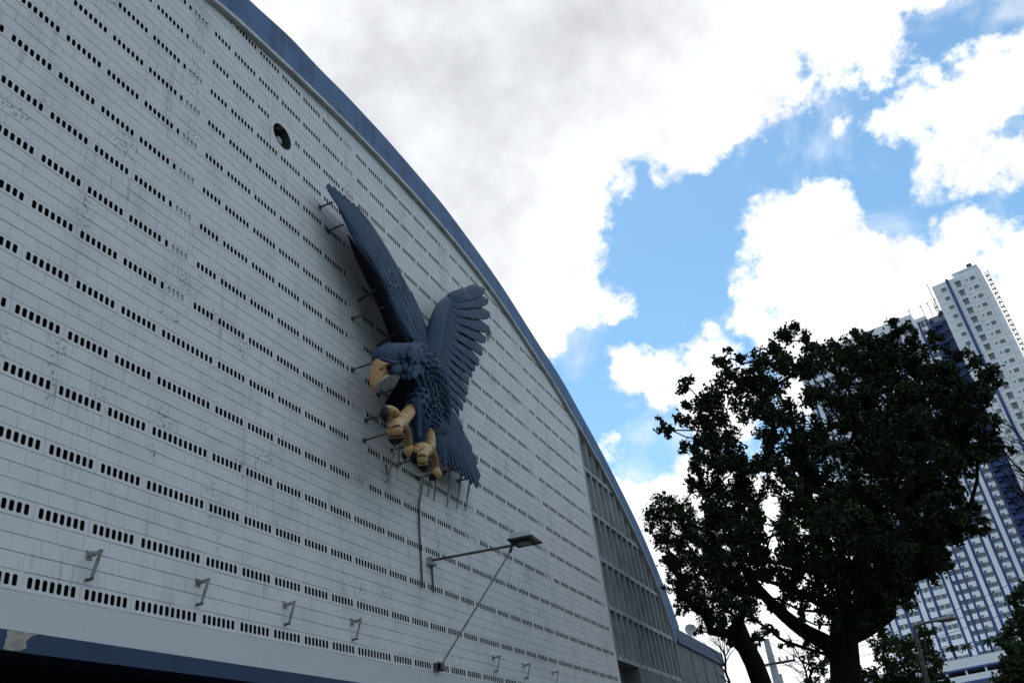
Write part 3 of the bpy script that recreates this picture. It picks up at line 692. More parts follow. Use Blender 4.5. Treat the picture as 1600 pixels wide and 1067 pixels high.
# right wing: arm along the leading edge, long primaries fanned to the right, two rows of coverts
RW = loft([(670,556,.95,.24,.20),(676,538,.98,.24,.20),(680,518,.98,.22,.18),(684,500,.96,.21,.17),(692,481,.93,.18,.14),(707,465,.86,.13,.09),(725,455,.80,.08,.06),(741,449,.76,.03,.03)], 16, 40).build('wing', M['navy'], EA, smooth=True)
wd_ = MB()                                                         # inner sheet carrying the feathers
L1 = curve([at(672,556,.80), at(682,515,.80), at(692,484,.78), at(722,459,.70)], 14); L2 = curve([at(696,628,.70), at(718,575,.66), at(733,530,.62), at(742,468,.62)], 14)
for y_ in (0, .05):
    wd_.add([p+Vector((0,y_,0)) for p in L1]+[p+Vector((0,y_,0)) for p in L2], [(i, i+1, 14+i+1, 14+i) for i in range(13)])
wd_.build('wing_sheet', M['navyshade'], RW, fix=False)
tips = [(745,446),(756,449.5),(761.5,466),(764,487),(762,506),(757,523),(751,541),(746,557),(740,566),(735,575),(730,587),(728,602),(725,614),(721,627),(715,635),(705,640)]
roots = curve([(706,466,0),(700,477,0),(696,492,0),(693,505,0),(690,520,0),(688,540,0),(687,560,0),(686,580,0),(687,600,0),(689,618,0)], len(tips))
for i, (tx, ty) in enumerate(tips):
    rt = roots[i]; W_ = [15,18,20,23,23,23,22,21,20,20,20,20,19,18,17,16][i]
    feather(at(rt.x, rt.y, .90-.008*i), at(tx, ty, .86-.012*i), W_, 'feather', RW, lift=.06, roll=.22, bend=(.10 if i > 3 else .04), tipk=.74 if i < 6 else .86)
for row, (fr, W_, n_, dz) in enumerate(((.60,17,16,.07),(.40,14,17,.13),(.24,12,18,.18))):
    for i in range(n_):
        f = i/(n_-1)*(len(tips)-1); k = min(int(f), len(tips)-2); q = f-k
        tx, ty = lerp(tips[k][0], tips[k+1][0], q), lerp(tips[k][1], tips[k+1][1], q); r0 = curve([tuple(p) for p in roots], 60)[int(round(i/(n_-1)*59))]
        feather(at(r0.x-3, r0.y-2, .97-.006*i), at(lerp(r0.x, tx, fr), lerp(r0.y, ty, fr), .92+dz*.3-.012*i), W_, 'feather', RW, lift=.05, roll=.22, bend=.03, tipk=.82)
# left wing: seen almost edge on, smooth long covert surface with primaries at the tip
LE = [(648,545,1.02),(630,520,1.05),(613,483,1.02),(598,445,.96),(580,412,.88),(556,381,.76),(537,345,.62),(527,322,.52)]
TE = [(672,548,.45),(662,528,.42),(652,498,.38),(638,458,.34),(624,431,.30),(611,408,.27),(592,380,.25),(562,338,.24)]
LWm = MB(); nL = 40
le = curve([tuple(at(*p)) for p in LE], nL); te = curve([tuple(at(*p)) for p in TE], nL)
prof = [(0,0),(-.02,.07),(.04,.14),(.16,.19),(.34,.22),(.56,.22),(.8,.15),(1,.0)]
prof2 = [(.8,.08),(.56,.14),(.34,.13),(.16,.10)]
mL = len(prof)+len(prof2); vs = []
for i in range(nL):
    ch = te[i]-le[i]; k = 1-.35*i/(nL-1)
    for (f, h) in prof: vs.append(le[i]+ch*f+OUT*(h*k))
    for (f, h) in prof2: vs.append(le[i]+ch*f+OUT*(h*k))
LWm.add(vs, [(i*mL+a, i*mL+(a+1)%mL, (i+1)*mL+(a+1)%mL, (i+1)*mL+a) for i in range(nL-1) for a in range(mL)]+[tuple(range(mL))[::-1], tuple((nL-1)*mL+a for a in range(mL))])
LW = LWm.build('wing', M['navy'], EA, smooth=True)
ptips = [(512,288,.42),(520,293,.44),(528,300,.46),(536,306,.47),(543,313,.48),(550,318,.49),(557,324,.49),(563,332,.49),(569,341,.49)]
def on_wing(k, f, up_=0.0):
    k = max(0, min(nL-1, k)); h = float(np.interp(f, [p[0] for p in prof], [p[1] for p in prof]))*(1-.35*k/(nL-1))
    return le[k]+(te[k]-le[k])*f+OUT*(h+up_)
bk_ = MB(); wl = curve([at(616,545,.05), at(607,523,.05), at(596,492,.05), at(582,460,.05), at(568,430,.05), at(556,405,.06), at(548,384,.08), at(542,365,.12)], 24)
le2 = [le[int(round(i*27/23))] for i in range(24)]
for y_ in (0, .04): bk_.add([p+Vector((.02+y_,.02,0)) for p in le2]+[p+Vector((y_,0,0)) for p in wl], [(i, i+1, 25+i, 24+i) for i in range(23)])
bk_.build('wing_shade_back', M['navyshade'], LW, fix=False)  # sheet added under the wing, its near-black colour stands for the shade there
rl = random.Random(8)
for i in range(9):
    f = .04+.90*i/8
    feather(on_wing(17+rl.randint(-1,1), f, .0), at(*ptips[i]), 12.5, 'feather', LW, lift=.05, roll=-.10, thick=.025, tipk=.78)
for (k0, k1, n_) in ((9, 25, 7), (2, 15, 7)):
    for i in range(n_):
        f = .08+.82*i/(n_-1)
        feather(on_wing(k0, f, .0), on_wing(k1+rl.randint(-2,2), f, .035), 11.5, 'feather', LW, lift=.012, roll=-.06, thick=.012, tipk=.66)
# tail
TL = loft([(683,630,.80,.22,.16),(688,648,.76,.26,.13),(694,668,.70,.30,.10),(700,690,.64,.26,.06)], 16, 14).build('tail', M['navy'], EA, smooth=True)
ttips = [(680,706),(684,714),(690,722),(697,727),(704,722),(711,727),(718,733),(725,739),(732,745),(739,751),(747,757),(749,744),(744,722),(736,700),(724,678)]
for i, (tx, ty) in enumerate(ttips):
    f = i/(len(ttips)-1); rx, ry = lerp(677, 694, f), lerp(636, 636, f)
    feather(at(rx, ry, .86-.01*i), at(tx, ty, .62-.012*i), 13, 'feather', TL, lift=.03, roll=.22, tipk=.93)
for i in range(9):
    f = i/8; tx, ty = lerp(684, 722, f), lerp(672, 668, f)+6*math.sin(f*3.1)
    feather(at(lerp(676, 694, f), 632, .95-.02*i), at(tx, ty, .78-.02*i), 11, 'feather', TL, lift=.04, roll=.16)
# thighs
for (sp_, nf, x0, x1, y0, tipx, tipy, d0) in (([(656,618,1.05,.24,.22),(653,640,1.12,.25,.22),(653,660,1.08,.17,.16),(656,684,1.0,.03,.03)], 6, 646, 664, 622, 656.5, 688, 1.34),
                                             ([(676,630,.95,.20,.18),(674,650,.98,.20,.18),(671,672,.95,.12,.11)], 4, 668, 680, 634, 673, 678, 1.12)):
    th = loft(sp_, 16, 18).build('thigh', M['navy'], EA, smooth=True); plumage(list(reversed(sp_)), 'plumage', th, 9, 8, .11)
    for i in range(nf):
        f = (i+.5)/nf; dd = d0-.22*abs(f-.4)
        feather(at(lerp(x0, x1, f), y0+4*abs(f-.5), dd), at(lerp(x0+4, x1-5, f)*.5+tipx*.5, lerp(tipy-16, tipy, 1-abs(f-.5)*2), dd-.16), 7, 'feather', th, lift=.02, roll=.12, tipk=.8)
# legs and toes with ringed scutes, black claws
def scuted(px, r0, r1, name, parent, nr):
    nr = max(5, int(nr*.6)); n = nr*3+1; pts = curve([tuple(at(*p)) for p in px], n); rad = []; band = []
    for i in range(n):
        f = i/(n-1); r_ = lerp(r0, r1, f); ph = i % 3
        rad.append(r_*(.90 if ph == 0 else 1.0))
    for i in range(n-1): band.append(1 if i % 3 == 0 and i > 0 else 0)
    # pinch the groove ring so that the dark line stays thin
    P2 = []; 
    for i in range(n):
        if i % 3 == 1 and i > 1: P2.append(pts[i])
        else: P2.append(pts[i])
    b = MB(); b.tube(P2, [r*.68 for r in rad], 14, 0, band=band); return b.build(name, [M['tan'], M['groove']], parent, smooth=True)
def claw(px, r, parent):
    pts = curve([tuple(at(*p)) for p in px], 9); b = MB(); b.tube(pts, [r*q for q in (1,1,.95,.86,.74,.6,.42,.22,.04)], 10); return b.build('claw', M['claw'], parent, smooth=True)
def knuckle(p, r, parent):
    b = MB(); c_ = at(*p); b.tube([c_+Vector((0,0,-r)), c_+Vector((0,0,-r*.7)), c_, c_+Vector((0,0,r*.7)), c_+Vector((0,0,r))], [r*.1, r*.72, r, r*.72, r*.1], 12); return b.build('knuckle', M['tan'], parent, smooth=True)
def leg(px, r0, r1): return scuted(px, r0, r1, 'leg', EA, 11)
l1 = leg([(643,640,1.12),(636,648,1.18),(628,657,1.24),(622,663,1.28)], .19, .21)
t = scuted([(625,662,1.28),(621,654,1.32),(616,645,1.34),(609,640.5,1.34),(603,642,1.32)], .165, .125, 'toe', l1, 13); claw([(602.5,642,1.32),(600.5,648,1.34),(601,654,1.33),(603,661,1.30)], .095, t)
t = scuted([(624,660,1.34),(620,664,1.46),(620,671,1.52),(622,680,1.48)], .175, .15, 'toe', l1, 9); claw([(622,680,1.46),(621,686,1.45),(620,690,1.42),(619,694,1.36)], .11, t)
t = scuted([(622,662,1.24),(615,665,1.34),(612,672,1.36),(614,681,1.32)], .16, .13, 'toe', l1, 9); claw([(614,681,1.30),(615,687,1.30),(616,692,1.26),(617,697,1.22)], .10, t)
t = scuted([(627,664,1.22),(633,672,1.16),(637,686,1.10),(640,700,1.05)], .16, .115, 'toe', l1, 15); knuckle((640,705,1.06), .135, t); claw([(638,708,1.02),(634,710,.98),(632,714,.95),(633,720,.93)], .10, t)
l2 = leg([(671,672,.98),(672,682,1.0),(672,693,1.04),(670,703,1.08)], .15, .19)
t = scuted([(668,702,1.10),(660,699,1.18),(652,702,1.20),(649,709,1.18)], .165, .14, 'toe', l2, 11); claw([(649,709,1.16),(648,716,1.14),(649,722,1.10),(652,728,1.05)], .105, t)
t = scuted([(668,703,1.14),(662,706,1.28),(660,714,1.34),(660,725,1.30)], .175, .155, 'toe', l2, 11); claw([(660,725,1.28),(662,730,1.26),(664,734,1.22),(667,737,1.18)], .105, t)
t = scuted([(672,704,1.04),(677,712,1.0),(680,724,.95),(681,736,.92)], .155, .11, 'toe', l2, 13); knuckle((681,740,.93), .13, t); claw([(679,743,.90),(676,745,.88),(673,747,.85),(672,752,.82)], .095, t)
# mounting rods (square to the wall) and the struts below
def rod(px, py, d0, name='mounting_rod', r=.022, m='steeldk'):
    p = at(px, py, d0); b = MB(); b.tube([p, Vector((p.x, -.003, p.z))], r, 6); b.tube([Vector((p.x,-.025,p.z)), Vector((p.x,-.003,p.z))], .06, 8); b.build(name, M[m], EA)
for a in ((520,316,.34),(537,351,.42),(598.3,648.3,.42),(631,698,.30),(645,718,.35),(672,741,.33),(747,723,.4),(585,566,.55),(608,676,.6),(700,717,.45),(720,730,.45),(738,745,.4),(600,480,.8),(640,600,.8),(697,500,.75),(712,470,.6),(690,560,.7),(752,505,.5),(664,540,.8),(690,620,.7)): rod(*a)
def strut(a, b_, r=.022):
    b = MB(); b.tube([at(*b_), at(*a)], [r*1.25, r*.8], 6); b.build('support_strut', M['steel'], EA)
for a, b_ in (((605,755,.03),(618,695,.30)), ((606,742,.03),(603,726,.12)), ((654,790,.03),(661,742,.35)), ((668,775,.03),(673,750,.25)), ((678,783,.03),(681,748,.25)), ((699,792,.03),(703,722,.35)), ((714,795,.03),(721,735,.35)), ((727,798,.03),(735,747,.35)), ((623,728,.03),(624,690,.3))): strut(a, b_)
for a, b_ in (((671,560,.3),(692,522,.75)), ((676,545,.05),(684,528,.7)), ((622,606,.1),(638,580,.85)), ((628,610,.05),(660,606,.7)), ((560,470,.05),(585,452,.7)), ((590,540,.05),(618,520,.8))):
    b = MB(); b.tube([at(*a), at(*b_)], .03, 6); b.build('back_strut', M['cere'] if b_[0] in (692,684) else M['rust'], EA)
wh = MB(); pts = curve([at(757,508,.45), at(762,516,.42), at(764,526,.38), at(762,534,.36)], 10); wh.tube(pts, [.03,.06,.08,.09,.09,.085,.08,.06,.04,.01], 10, flat=.4, up=OUT); wh.build('pale_feather_tip', M['pole'], RW, smooth=True)

# ------------------------------------------------------------------ tower block
AZ0 = R(104); TN = Vector((math.sin(AZ0), math.cos(AZ0), 0)); TS = Vector((math.cos(AZ0), -math.sin(AZ0), 0)); TZ = Vector((0,0,1))
def T(s, r, z): return CAM + TN*r + TS*s + TZ*z
def tbox(b, s0, s1, r0, r1, z0, z1, mi=0): b.obox(T(s0, r0, z0), TS*(s1-s0), TN*(r1-r0), TZ*(z1-z0), mi)
TW = thing('tower_block', 'tall white residential tower with blue stripes behind the dark tree', 'building', tuple(T(-25, 265, -EYE)))
RA, RB = 257.5, 262.0; ZA, ZB = 126.0, 121.8; ZBASE = 20.0
b = MB(); tbox(b, -17.7, -3.9, RA, RA+22, ZBASE, ZA); blkA = b.build('main_slab', M['twhite'], TW)
b = MB(); tbox(b, -13.55, -12.8, RA-.35, RA-.01, ZBASE, ZA+.4); b.build('stripe', M['tblue'], blkA)
b = MB()
for k in range(34):
    z = 122.0-3.12*k+.2
    tbox(b, -17.7, -13.6, RA-.05, RA-.005, z-.03, z+.05); tbox(b, -12.75, -3.9, RA-.05, RA-.005, z-.03, z+.05)
tbox(b, -9.1, -9.03, RA-.045, RA-.004, ZBASE, ZA); tbox(b, -5.2, -5.13, RA-.045, RA-.004, ZBASE, ZA)
b.build('panel_joint', M['tframe'], blkA, kind='stuff')
b = MB(); tbox(b, -11.0, -4.4, RA+1, RA+9, ZA, ZA+1.3); tbox(b, -11.4, -4.2, RA+.6, RA+9.4, ZA+1.3, ZA+1.75); b.build('roof_house', M['twhite'], blkA)
b = MB(); tbox(b, -6.8, -5.4, RA+.8, RA+3, ZA+1.75, ZA+2.9); b.build('water_tank', M['steeldk'], blkA)
# one window of each kind, copied with its pane
def window_mesh(w, h, npan):
    f = MB(); p = MB()
    f.box((-w/2-.08, -.02, -h/2-.08), (w/2+.08, .10, -h/2)); f.box((-w/2-.08, -.02, h/2), (w/2+.08, .10, h/2+.08))
    for i in range(npan+1):
        x = -w/2+w*i/npan; f.box((x-.06, -.02, -h/2), (x+.06, .10, h/2))
    p.box((-w/2, .03, -h/2), (w/2, .06, h/2))
    return f.mesh('window', M['tframe']), p.mesh('pane', M['glass'])
WM = {n_: window_mesh(w_, h_, k_) for n_, (w_, h_, k_) in {'three': (1.25, 1.05, 3), 'tall': (1.35, 1.2, 3), 'small': (.42, .5, 1), 'two': (.8, 1.0, 2), 'one': (.4, 1.0, 1), 'b3': (1.15, 1.0, 3), 'tan': (1.5, .45, 1)}.items()}
YAW = math.atan2(TS.y, TS.x)
wins = []
def addwin(kind, s, r, z): wins.append((kind, s, r, z))
for k in range(33):
    z = 123.6-3.12*k
    addwin('three', -14.9, RA-.09, z); addwin('tall', -10.75, RA-.09, z-.3); addwin('small', -8.25, RA-.09, z+.15); addwin('three', -6.65, RA-.09, z+.05)
# the ledges over the middle windows
b = MB()
for k in range(33):
    z = 123.6-3.12*k; tbox(b, -11.55, -9.95, RA-.3, RA-.02, z+.42, z+.9)
b.build('window_hood', M['concrete'], blkA, kind='stuff')
# outside ladder cages on both edges
def cage(s, r, z0, z1, step):
    b = MB()
    for ds in (0, .9): tbox(b, s+ds, s+ds+.12, r, r+.12, z0, z1)
    z = z0; up = True
    while z < z1-step:
        tbox(b, s, s+1.0, r-.3, r+.5, z, z+.12)
        a, c = (s, s+.9) if up else (s+.9, s)
        b.tube([T(a+.06, r+.06, z), T(c+.06, r+.06, z+step)], .07, 4); up = not up; z += step
    return b
cage(-3.3, RA+1, ZBASE, ZA-1, 1.56).build('stair_cage', M['steeldk'], TW)
cage(-19.3, RA+1.5, ZBASE, ZA-3, 3.12).build('stair_cage', M['steeldk'], TW)
b = MB(); tbox(b, -22.8, -17.72, RB+2, RB+14, ZBASE, 117.0); b.build('recess_wall', M['tblue'], TW)
b = MB(); tbox(b, -22.7, -18.2, RB+3, RB+12, 117.0, 120.0); b.build('lift_house', M['roof'], TW)
bl = MB()
for k in range(32):
    z = 115.8-3.05*k; q = MB(); tbox(q, -22.6, -19.4, RB+.4, RB+1.99, z-.15, z); tbox(q, -22.6, -19.4, RB+.4, RB+.5, z+.001, z+1.0)
    q.build('balcony', M['tblue'], TW)
for k in range(32):
    z = 117.5-3.05*k; tbox(bl, -18.7, -17.75, RA+.8, RA+2.2, z, z+.55); tbox(bl, -19.1, -17.75, RA+.6, RA+2.4, z-.12, z)
    tbox(bl, -22.6, -21.6, RB+.6, RB+2, z+.2, z+1.0)
bl.build('ledge_unit', M['tblue'], TW, kind='stuff')
# lower slab: blue piers, white piers and bays with projecting spandrels
b = MB(); tbox(b, -64.5, -22.8, RB, RB+16, ZBASE, ZB-3.2); tbox(b, -64.7, -22.8, RB-.6, RB+16.2, ZB-3.2+.0, ZB-2.0); tbox(b, -60.0, -26.5, RB-.6, RB+10, ZB-2.0, ZB+.3); slabB = b.build('lower_slab', M['twhite'], TW)
edges = [(-57.0,-54.1,'wide'),(-53.4,-52.1,'pier'),(-51.4,-49.4,'two'),(-48.6,-45.4,'wide'),(-44.7,-43.5,'pier'),(-42.8,-42.0,'two'),(-41.3,-40.0,'b3'),(-39.4,-37.4,'b31'),(-36.6,-35.5,'pier'),(-34.7,-32.4,'b31'),(-31.7,-30.4,'pier'),(-29.6,-27.6,'b31'),(-26.9,-25.8,'pier'),(-25.1,-23.3,'b31')]
edges = [(-64.4,-62.9,'pier'),(-62.2,-60.9,'pier'),(-60.2,-57.7,'wide')]+edges
for i in range(len(edges)):
    s0 = edges[i][1]; s1 = edges[i+1][0] if i+1 < len(edges) else -22.8
    if i+1 == len(edges): s1 = -22.8
    q = MB(); tbox(q, s0, s1, RB-.55, RB-.01, ZBASE, ZB-3.3); q.build('blue_pier', M['tblue'], slabB)
FB = 2.65
spm = MB(); aum = MB(); hvm = MB()
for (s0, s1, kd) in edges:
    if kd == 'pier':
        q = MB(); tbox(q, s0+.01, s1-.01, RB-.75, RB-.012, ZBASE, ZB-3.3); q.build('white_pier', M['twhite'], slabB); continue
    for k in range(38):
        z = 37.3+FB*(k-6)
        if z > ZB-4: break
        mid = (s0+s1)/2
        tbox(spm, s0+.02, s1-.02, RB-.95, RB-.013, z-2.02, z-.62)
        tbox(hvm, s0+.2, s0+.75, RB-1.25, RB-.96, z-1.95, z-1.5) if kd in ('b31',) else None
        if kd == 'wide': addwin('two', mid-.85, RB-.12, z); addwin('b3', mid+.55, RB-.12, z)
        elif kd == 'two': addwin('two', mid, RB-.12, z)
        elif kd == 'b3': addwin('b3', mid-.05, RB-.12, z)
        elif kd == 'b31': addwin('b3', mid-.32, RB-.12, z); addwin('one', mid+.62, RB-.12, z)
spm.build('spandrel', M['twhite'], slabB, kind='stuff'); hvm.build('cooling_unit', M['tblue'], slabB, kind='stuff')
vis = []
def wpos(wn): return T(wn[1], wn[2], wn[3])
def shown(wn):
    q = wpos(wn)-CAM; z = q.dot(CF); x = 800+F*q.dot(CR)/z; y = 533.5-F*q.dot(CU)/z
    if not (0 < x < 1600 and 0 < y < 1060): return -1
    if x < 1400 and y > 560: return 0
    if x < 1540 and 560 < y < 760 and x < 1470: return .1
    if x < 1440 and y < 930: return .2
    return F/z
wins.sort(key=lambda wn: -shown(wn))
sf = MB()
for i, (kd, s, r, z) in enumerate(wins):
    fm, pm = WM[kd]
    if i < 300:
        o = bpy.data.objects.new('window', fm); o.location = T(s, r, z); o.rotation_euler = (0, 0, YAW); C.link(o); setpar(o, TW)
        p = bpy.data.objects.new('pane', pm); C.link(p); p.parent = o
    else:
        mw = Matrix.Translation(T(s, r, z)) @ Matrix.Rotation(YAW, 4, 'Z')
        sf.add([mw @ v.co for v in fm.vertices], [tuple(p.vertices) for p in fm.polygons], 0); sf.add([mw @ v.co for v in pm.vertices], [tuple(p.vertices) for p in pm.polygons], 1)
sf.build('far_windows', [M['tframe'], M['glass']], TW, kind='stuff', fix=False)
# top storey glazing of the lower slab and roof masts
for (s0, s1) in ((-27.6, -24.0), (-31.4, -28.4), (-35.6, -32.2)):
    q = MB(); tbox(q, s0, s1, RB-.62, RB-.56, ZB-6.2, ZB-3.6)
    for k in range(5): tbox(q, s0+(s1-s0)*k/4-.06, s0+(s1-s0)*k/4+.06, RB-.72, RB-.63, ZB-6.2, ZB-3.6, 1)
    q.build('top_glazing', [M['glass'], M['twhite']], slabB)
for s in (-26.6, -23.0, -21.0):
    q = MB(); q.tube([T(s, RB+2, ZB-2), T(s-.2, RB+2, ZB+3.2)], .09, 5); q.tube([T(s-.7, RB+2, ZB+2.6), T(s+.3, RB+2, ZB+2.9)], .09, 5); q.build('roof_mast', M['steeldk'], TW)
q = MB(); q.tube([T(-18.6, RA+1, 100), T(-18.6, RA+1, ZA+2)], .1, 5); q.build('roof_mast', M['steeldk'], TW)
# podium with canopies
RP = 235.0
PD = thing('parking_podium', 'white parking podium with blue edged canopies at the foot of the tower', 'building', tuple(T(-40, RP+5, -EYE)))
b = MB(); tbox(b, -75, -12, RP+6, RP+60, -EYE, 19.9); b.build('podium_wall', M['twhite'], PD)
b = MB(); tbox(b, -75, -12, RP, RP+6, 19.4, 21.5); b.build('parapet', M['twhite'], PD)
b = MB(); tbox(b, -75, -12, RP-.25, RP+5, 18.95, 19.39); b.build('canopy_edge', M['tblue'], PD)
b = MB(); tbox(b, -75, -12, RP+5.9, RP+5.98, 16.4, 18.9); b.build('dark_opening', M['dark'], PD)
b = MB(); tbox(b, -75, -12, RP-1, RP+5.8, 16.4, 17.8); b.build('parapet', M['twhite'], PD)
b = MB(); tbox(b, -75, -12, RP-1.2, RP-1.02, 15.8, 16.4); b.build('canopy_edge', M['tblue'], PD)
for k in range(14):
    q = MB(); tbox(q, -74+4.4*k, -73.6+4.4*k, RP+.4, RP+.8, 10, 19.3); q.build('column', M['twhite'], PD)
b = MB(); tbox(b, -75, -12, RP+9.02, RP+9.1, 22.3, 22.5)
for k in range(52): tbox(b, -74.8+1.2*k, -74.65+1.2*k, RP+9.02, RP+9.1, 21.5, 22.3)
b.build('balustrade', M['steel'], PD)
b = MB(); tbox(b, -75, -12, RP+9.2, RP+9.24, 21.5, 22.25); b.build('glass_rail', M['tframe'], PD)

# ------------------------------------------------------------------ trees
def leaf_mesh(cl, nper, Lf, rs, squash=.8):
    """cl: (centre, radius); leaves sit on small sprays around each cluster"""
    V = []; k = 0
    P = []
    for c, r in cl:
        ns = max(5, int(9*(r/.6)**1.2))
        d = rs.normal(size=(ns, 3)); d /= np.linalg.norm(d, axis=1)[:, None]
        sub = np.array(c)+d*r*rs.uniform(.25, 1.0, (ns, 1))*np.array([1, 1, squash])
        m = int(nper*(r/.6)**2/ns)+4
        for s_ in sub: P.append(s_+rs.normal(size=(m, 3))*r*.165)
    P = np.concatenate(P); n = len(P)
    ax = rs.normal(size=(n, 3)); ax[:, 2] -= .35; ax /= np.linalg.norm(ax, axis=1)[:, None]
    q = rs.normal(size=(n, 3)); q[:, 2] += .8; sd_ = np.cross(ax, q); sd_ /= np.linalg.norm(sd_, axis=1)[:, None]; nn = np.cross(sd_, ax)
    l = Lf*rs.uniform(.65, 1.25, (n, 1)); wv = l*.27
    v = np.stack([P-ax*l*.5, P-ax*l*.05+sd_*wv+nn*l*.10, P+ax*l*.5-nn*l*.06, P-ax*l*.05-sd_*wv+nn*l*.10], 1).reshape(-1, 3)
    me = bpy.data.meshes.new('foliage'); me.vertices.add(len(v)); me.vertices.foreach_set('co', v.ravel())
    base = np.arange(n)[:, None]*4
    tri = np.concatenate([base+np.array([[0, 1, 2]]), base+np.array([[0, 2, 3]])], 1).reshape(-1)
    me.loops.add(len(tri)); me.loops.foreach_set('vertex_index', tri)
    me.polygons.add(n*2); me.polygons.foreach_set('loop_start', np.arange(n*2)*3); me.polygons.foreach_set('loop_total', np.full(n*2, 3))
    me.update(); me.validate(); return me
def limbs(trunk, tr, cl, rs, minr=.02, seg=6, extra=()):
    """grow limbs from the trunk polyline to every cluster centre, thick where many share a limb"""
    pts = [np.array(p) for p in trunk]; par = [i-1 for i in range(len(pts))]; ntr = len(pts)
    order = sorted(range(len(cl)), key=lambda i: np.linalg.norm(np.array(cl[i][0])-pts[ntr-1]))
    leafs = []
    for i in order:
        c = np.array(cl[i][0]); A = np.array(pts)
        dv = c-A; dist = np.linalg.norm(dv, axis=1)
        cost = dist*(1+.6*(dv[:, 2] < .1*dist)) + np.where(np.arange(len(A)) < ntr-3, 1e3, 0)
        j = int(np.argmin(cost)); a = A[j]; n_ = max(2, int(dist[j]/.7))
        prev = j
        for s_ in range(1, n_+1):
            f = s_/n_; p = a+(c-a)*f; p[2] += .12*dist[j]*math.sin(math.pi*f)*(-.5); p += rs.normal(size=3)*.05*min(dist[j], 2)*(f < 1)
            pts.append(p); par.append(prev); prev = len(pts)-1
        leafs.append(prev)
    cnt = np.zeros(len(pts))
    for l_ in leafs: cnt[l_] += 1
    for i in range(len(pts)-1, 0, -1): cnt[par[i]] += cnt[i]
    rad = np.maximum(minr, tr*(cnt/cnt.max())**.5*.72)
    rad[:ntr] = np.linspace(tr*1.12, tr*.92, ntr)
    b = MB()
    b.tube([pts[i] for i in range(ntr)], list(rad[:ntr]), 14)
    for ep, r0, r1 in extra: ec = curve(ep, 20); b.tube(ec, list(np.linspace(r0, r1, 20)), 10)
    kids = {}
    for i in range(ntr, len(pts)): kids.setdefault(par[i], []).append(i)
    # follow chains so that each limb is one tube
    def chain(st, i):
        c_ = [st, i]
        while True:
            ks = kids.get(c_[-1], [])
            if not ks: break
            nx = max(ks, key=lambda q: cnt[q]); 
            for o_ in ks:
                if o_ != nx: todo.append((c_[-1], o_))
            c_.append(nx)
        return c_
    todo = [(p_, i) for p_ in range(ntr) for i in kids.get(p_, [])]
    while todo:
        st, i = todo.pop(); c_ = chain(st, i)
        r_ = [rad[q] for q in c_]; r_[0] = min(r_[0], r_[1]*1.15)
        b.tube([pts[q] for q in c_], r_, seg, cap=False)
    return b
def tree(name, label, base, trunk, tr, cl, nper, Lf, seed, leafm, cat='tree', group=None, squash=.8, extra=()):
    o = thing(name, label, cat, tuple(base), group); rs = np.random.RandomState(seed)
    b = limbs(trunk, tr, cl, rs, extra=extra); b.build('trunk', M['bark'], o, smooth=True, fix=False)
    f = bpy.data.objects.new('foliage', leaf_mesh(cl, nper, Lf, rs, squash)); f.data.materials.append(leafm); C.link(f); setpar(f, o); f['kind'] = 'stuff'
    return o
def poly_fill(poly, n, rs, rlo, rhi, gaps=()):
    out = []; xs = [p[0] for p in poly]; ys = [p[1] for p in poly]; tries = 0
    while len(out) < n and tries < 60000:
        tries += 1
        x, y = rs.uniform(min(xs), max(xs)), rs.uniform(min(ys), max(ys)); ins = False
        for i in range(len(poly)):
            x1, y1 = poly[i]; x2, y2 = poly[(i+1)%len(poly)]
            if (y1 > y) != (y2 > y) and x < (x2-x1)*(y-y1)/(y2-y1)+x1: ins = not ins
        if not ins: continue
        r = rs.uniform(rlo, rhi)
        if any((x-a)**2+(y-b)**2 < (r*.85+c)**2 for a, b, c in gaps): continue
        if any((x-a)**2+(y-b)**2 < (.52*(r+c))**2 for a, b, c in out): continue
        out.append((x, y, r))
    return out
rs = np.random.RandomState(5)
TD = 22.0
edge = [(1034,665,14),(1052,672,13),(1071,600,17),(1073,630,15),(1068,655,15),(1099,632,20),(1110,655,20),(1128,578,20),(1142,560,18),(1166,600,22),(1181,566,16),(1209,601,20),(1190,630,22),(1230,527,24),(1252,532,16),(1222,548,18),(1272,552,18),(1247,580,18),(1308,542,16),(1341,528,18),(1364,534,20),(1330,560,22),(1399,508,15),(1404,528,18),(1378,566,24),(1440,552,18),(1452,535,16),(1468,573,22),(1495,560,18),(1528,570,18),(1545,592,18),(1518,606,22),(1534,623,18),(1496,632,22),(1540,660,18),(1524,680,18),(1562,700,14),(1545,708,15),(1527,712,18),(1496,700,22),(1472,722,22),(1494,746,18),(1516,788,15),(1500,780,16),(1494,812,18),(1528,822,14),(1508,828,16),(1495,838,15),(1467,788,24),(1462,822,22),(1480,876,14),(1456,865,20),(1440,898,18),(1418,920,18),(1390,955,20),(1400,930,22),(1370,965,20),(1350,985,16),(1285,955,20),(1265,935,20),(1300,975,14),(1230,915,20),(1200,890,20),(1175,870,18),(1150,890,12),(1250,965,10),(1345,950,22),
        (1082,700,18),(1090,730,18),(1082,752,16),(1100,770,20),(1112,795,20),(1120,690,22),(1140,720,24)]
poly = [(1095,650),(1140,590),(1240,560),(1300,560),(1400,540),(1470,585),(1515,610),(1520,690),(1480,740),(1480,820),(1450,880),(1390,935),(1330,950),(1260,905),(1180,870),(1110,790)]
gaps = [(x_, y_, r_*.55) for x_, y_, r_ in [(1238,606,20),(1172,700,9),(1300,865,8),(1242,755,9),(1270,640,10),(1160,660,8),(1205,790,9),(1302,735,14),(1330,700,7),(1180,760,9),(1220,850,9),(1283,590,9)]]
inn = poly_fill(poly, 150, rs, 22, 34, gaps)
inn += [(x, y, r) for x, y, r in poly_fill(poly, 95, np.random.RandomState(77), 14, 22, gaps) if x > 1210]
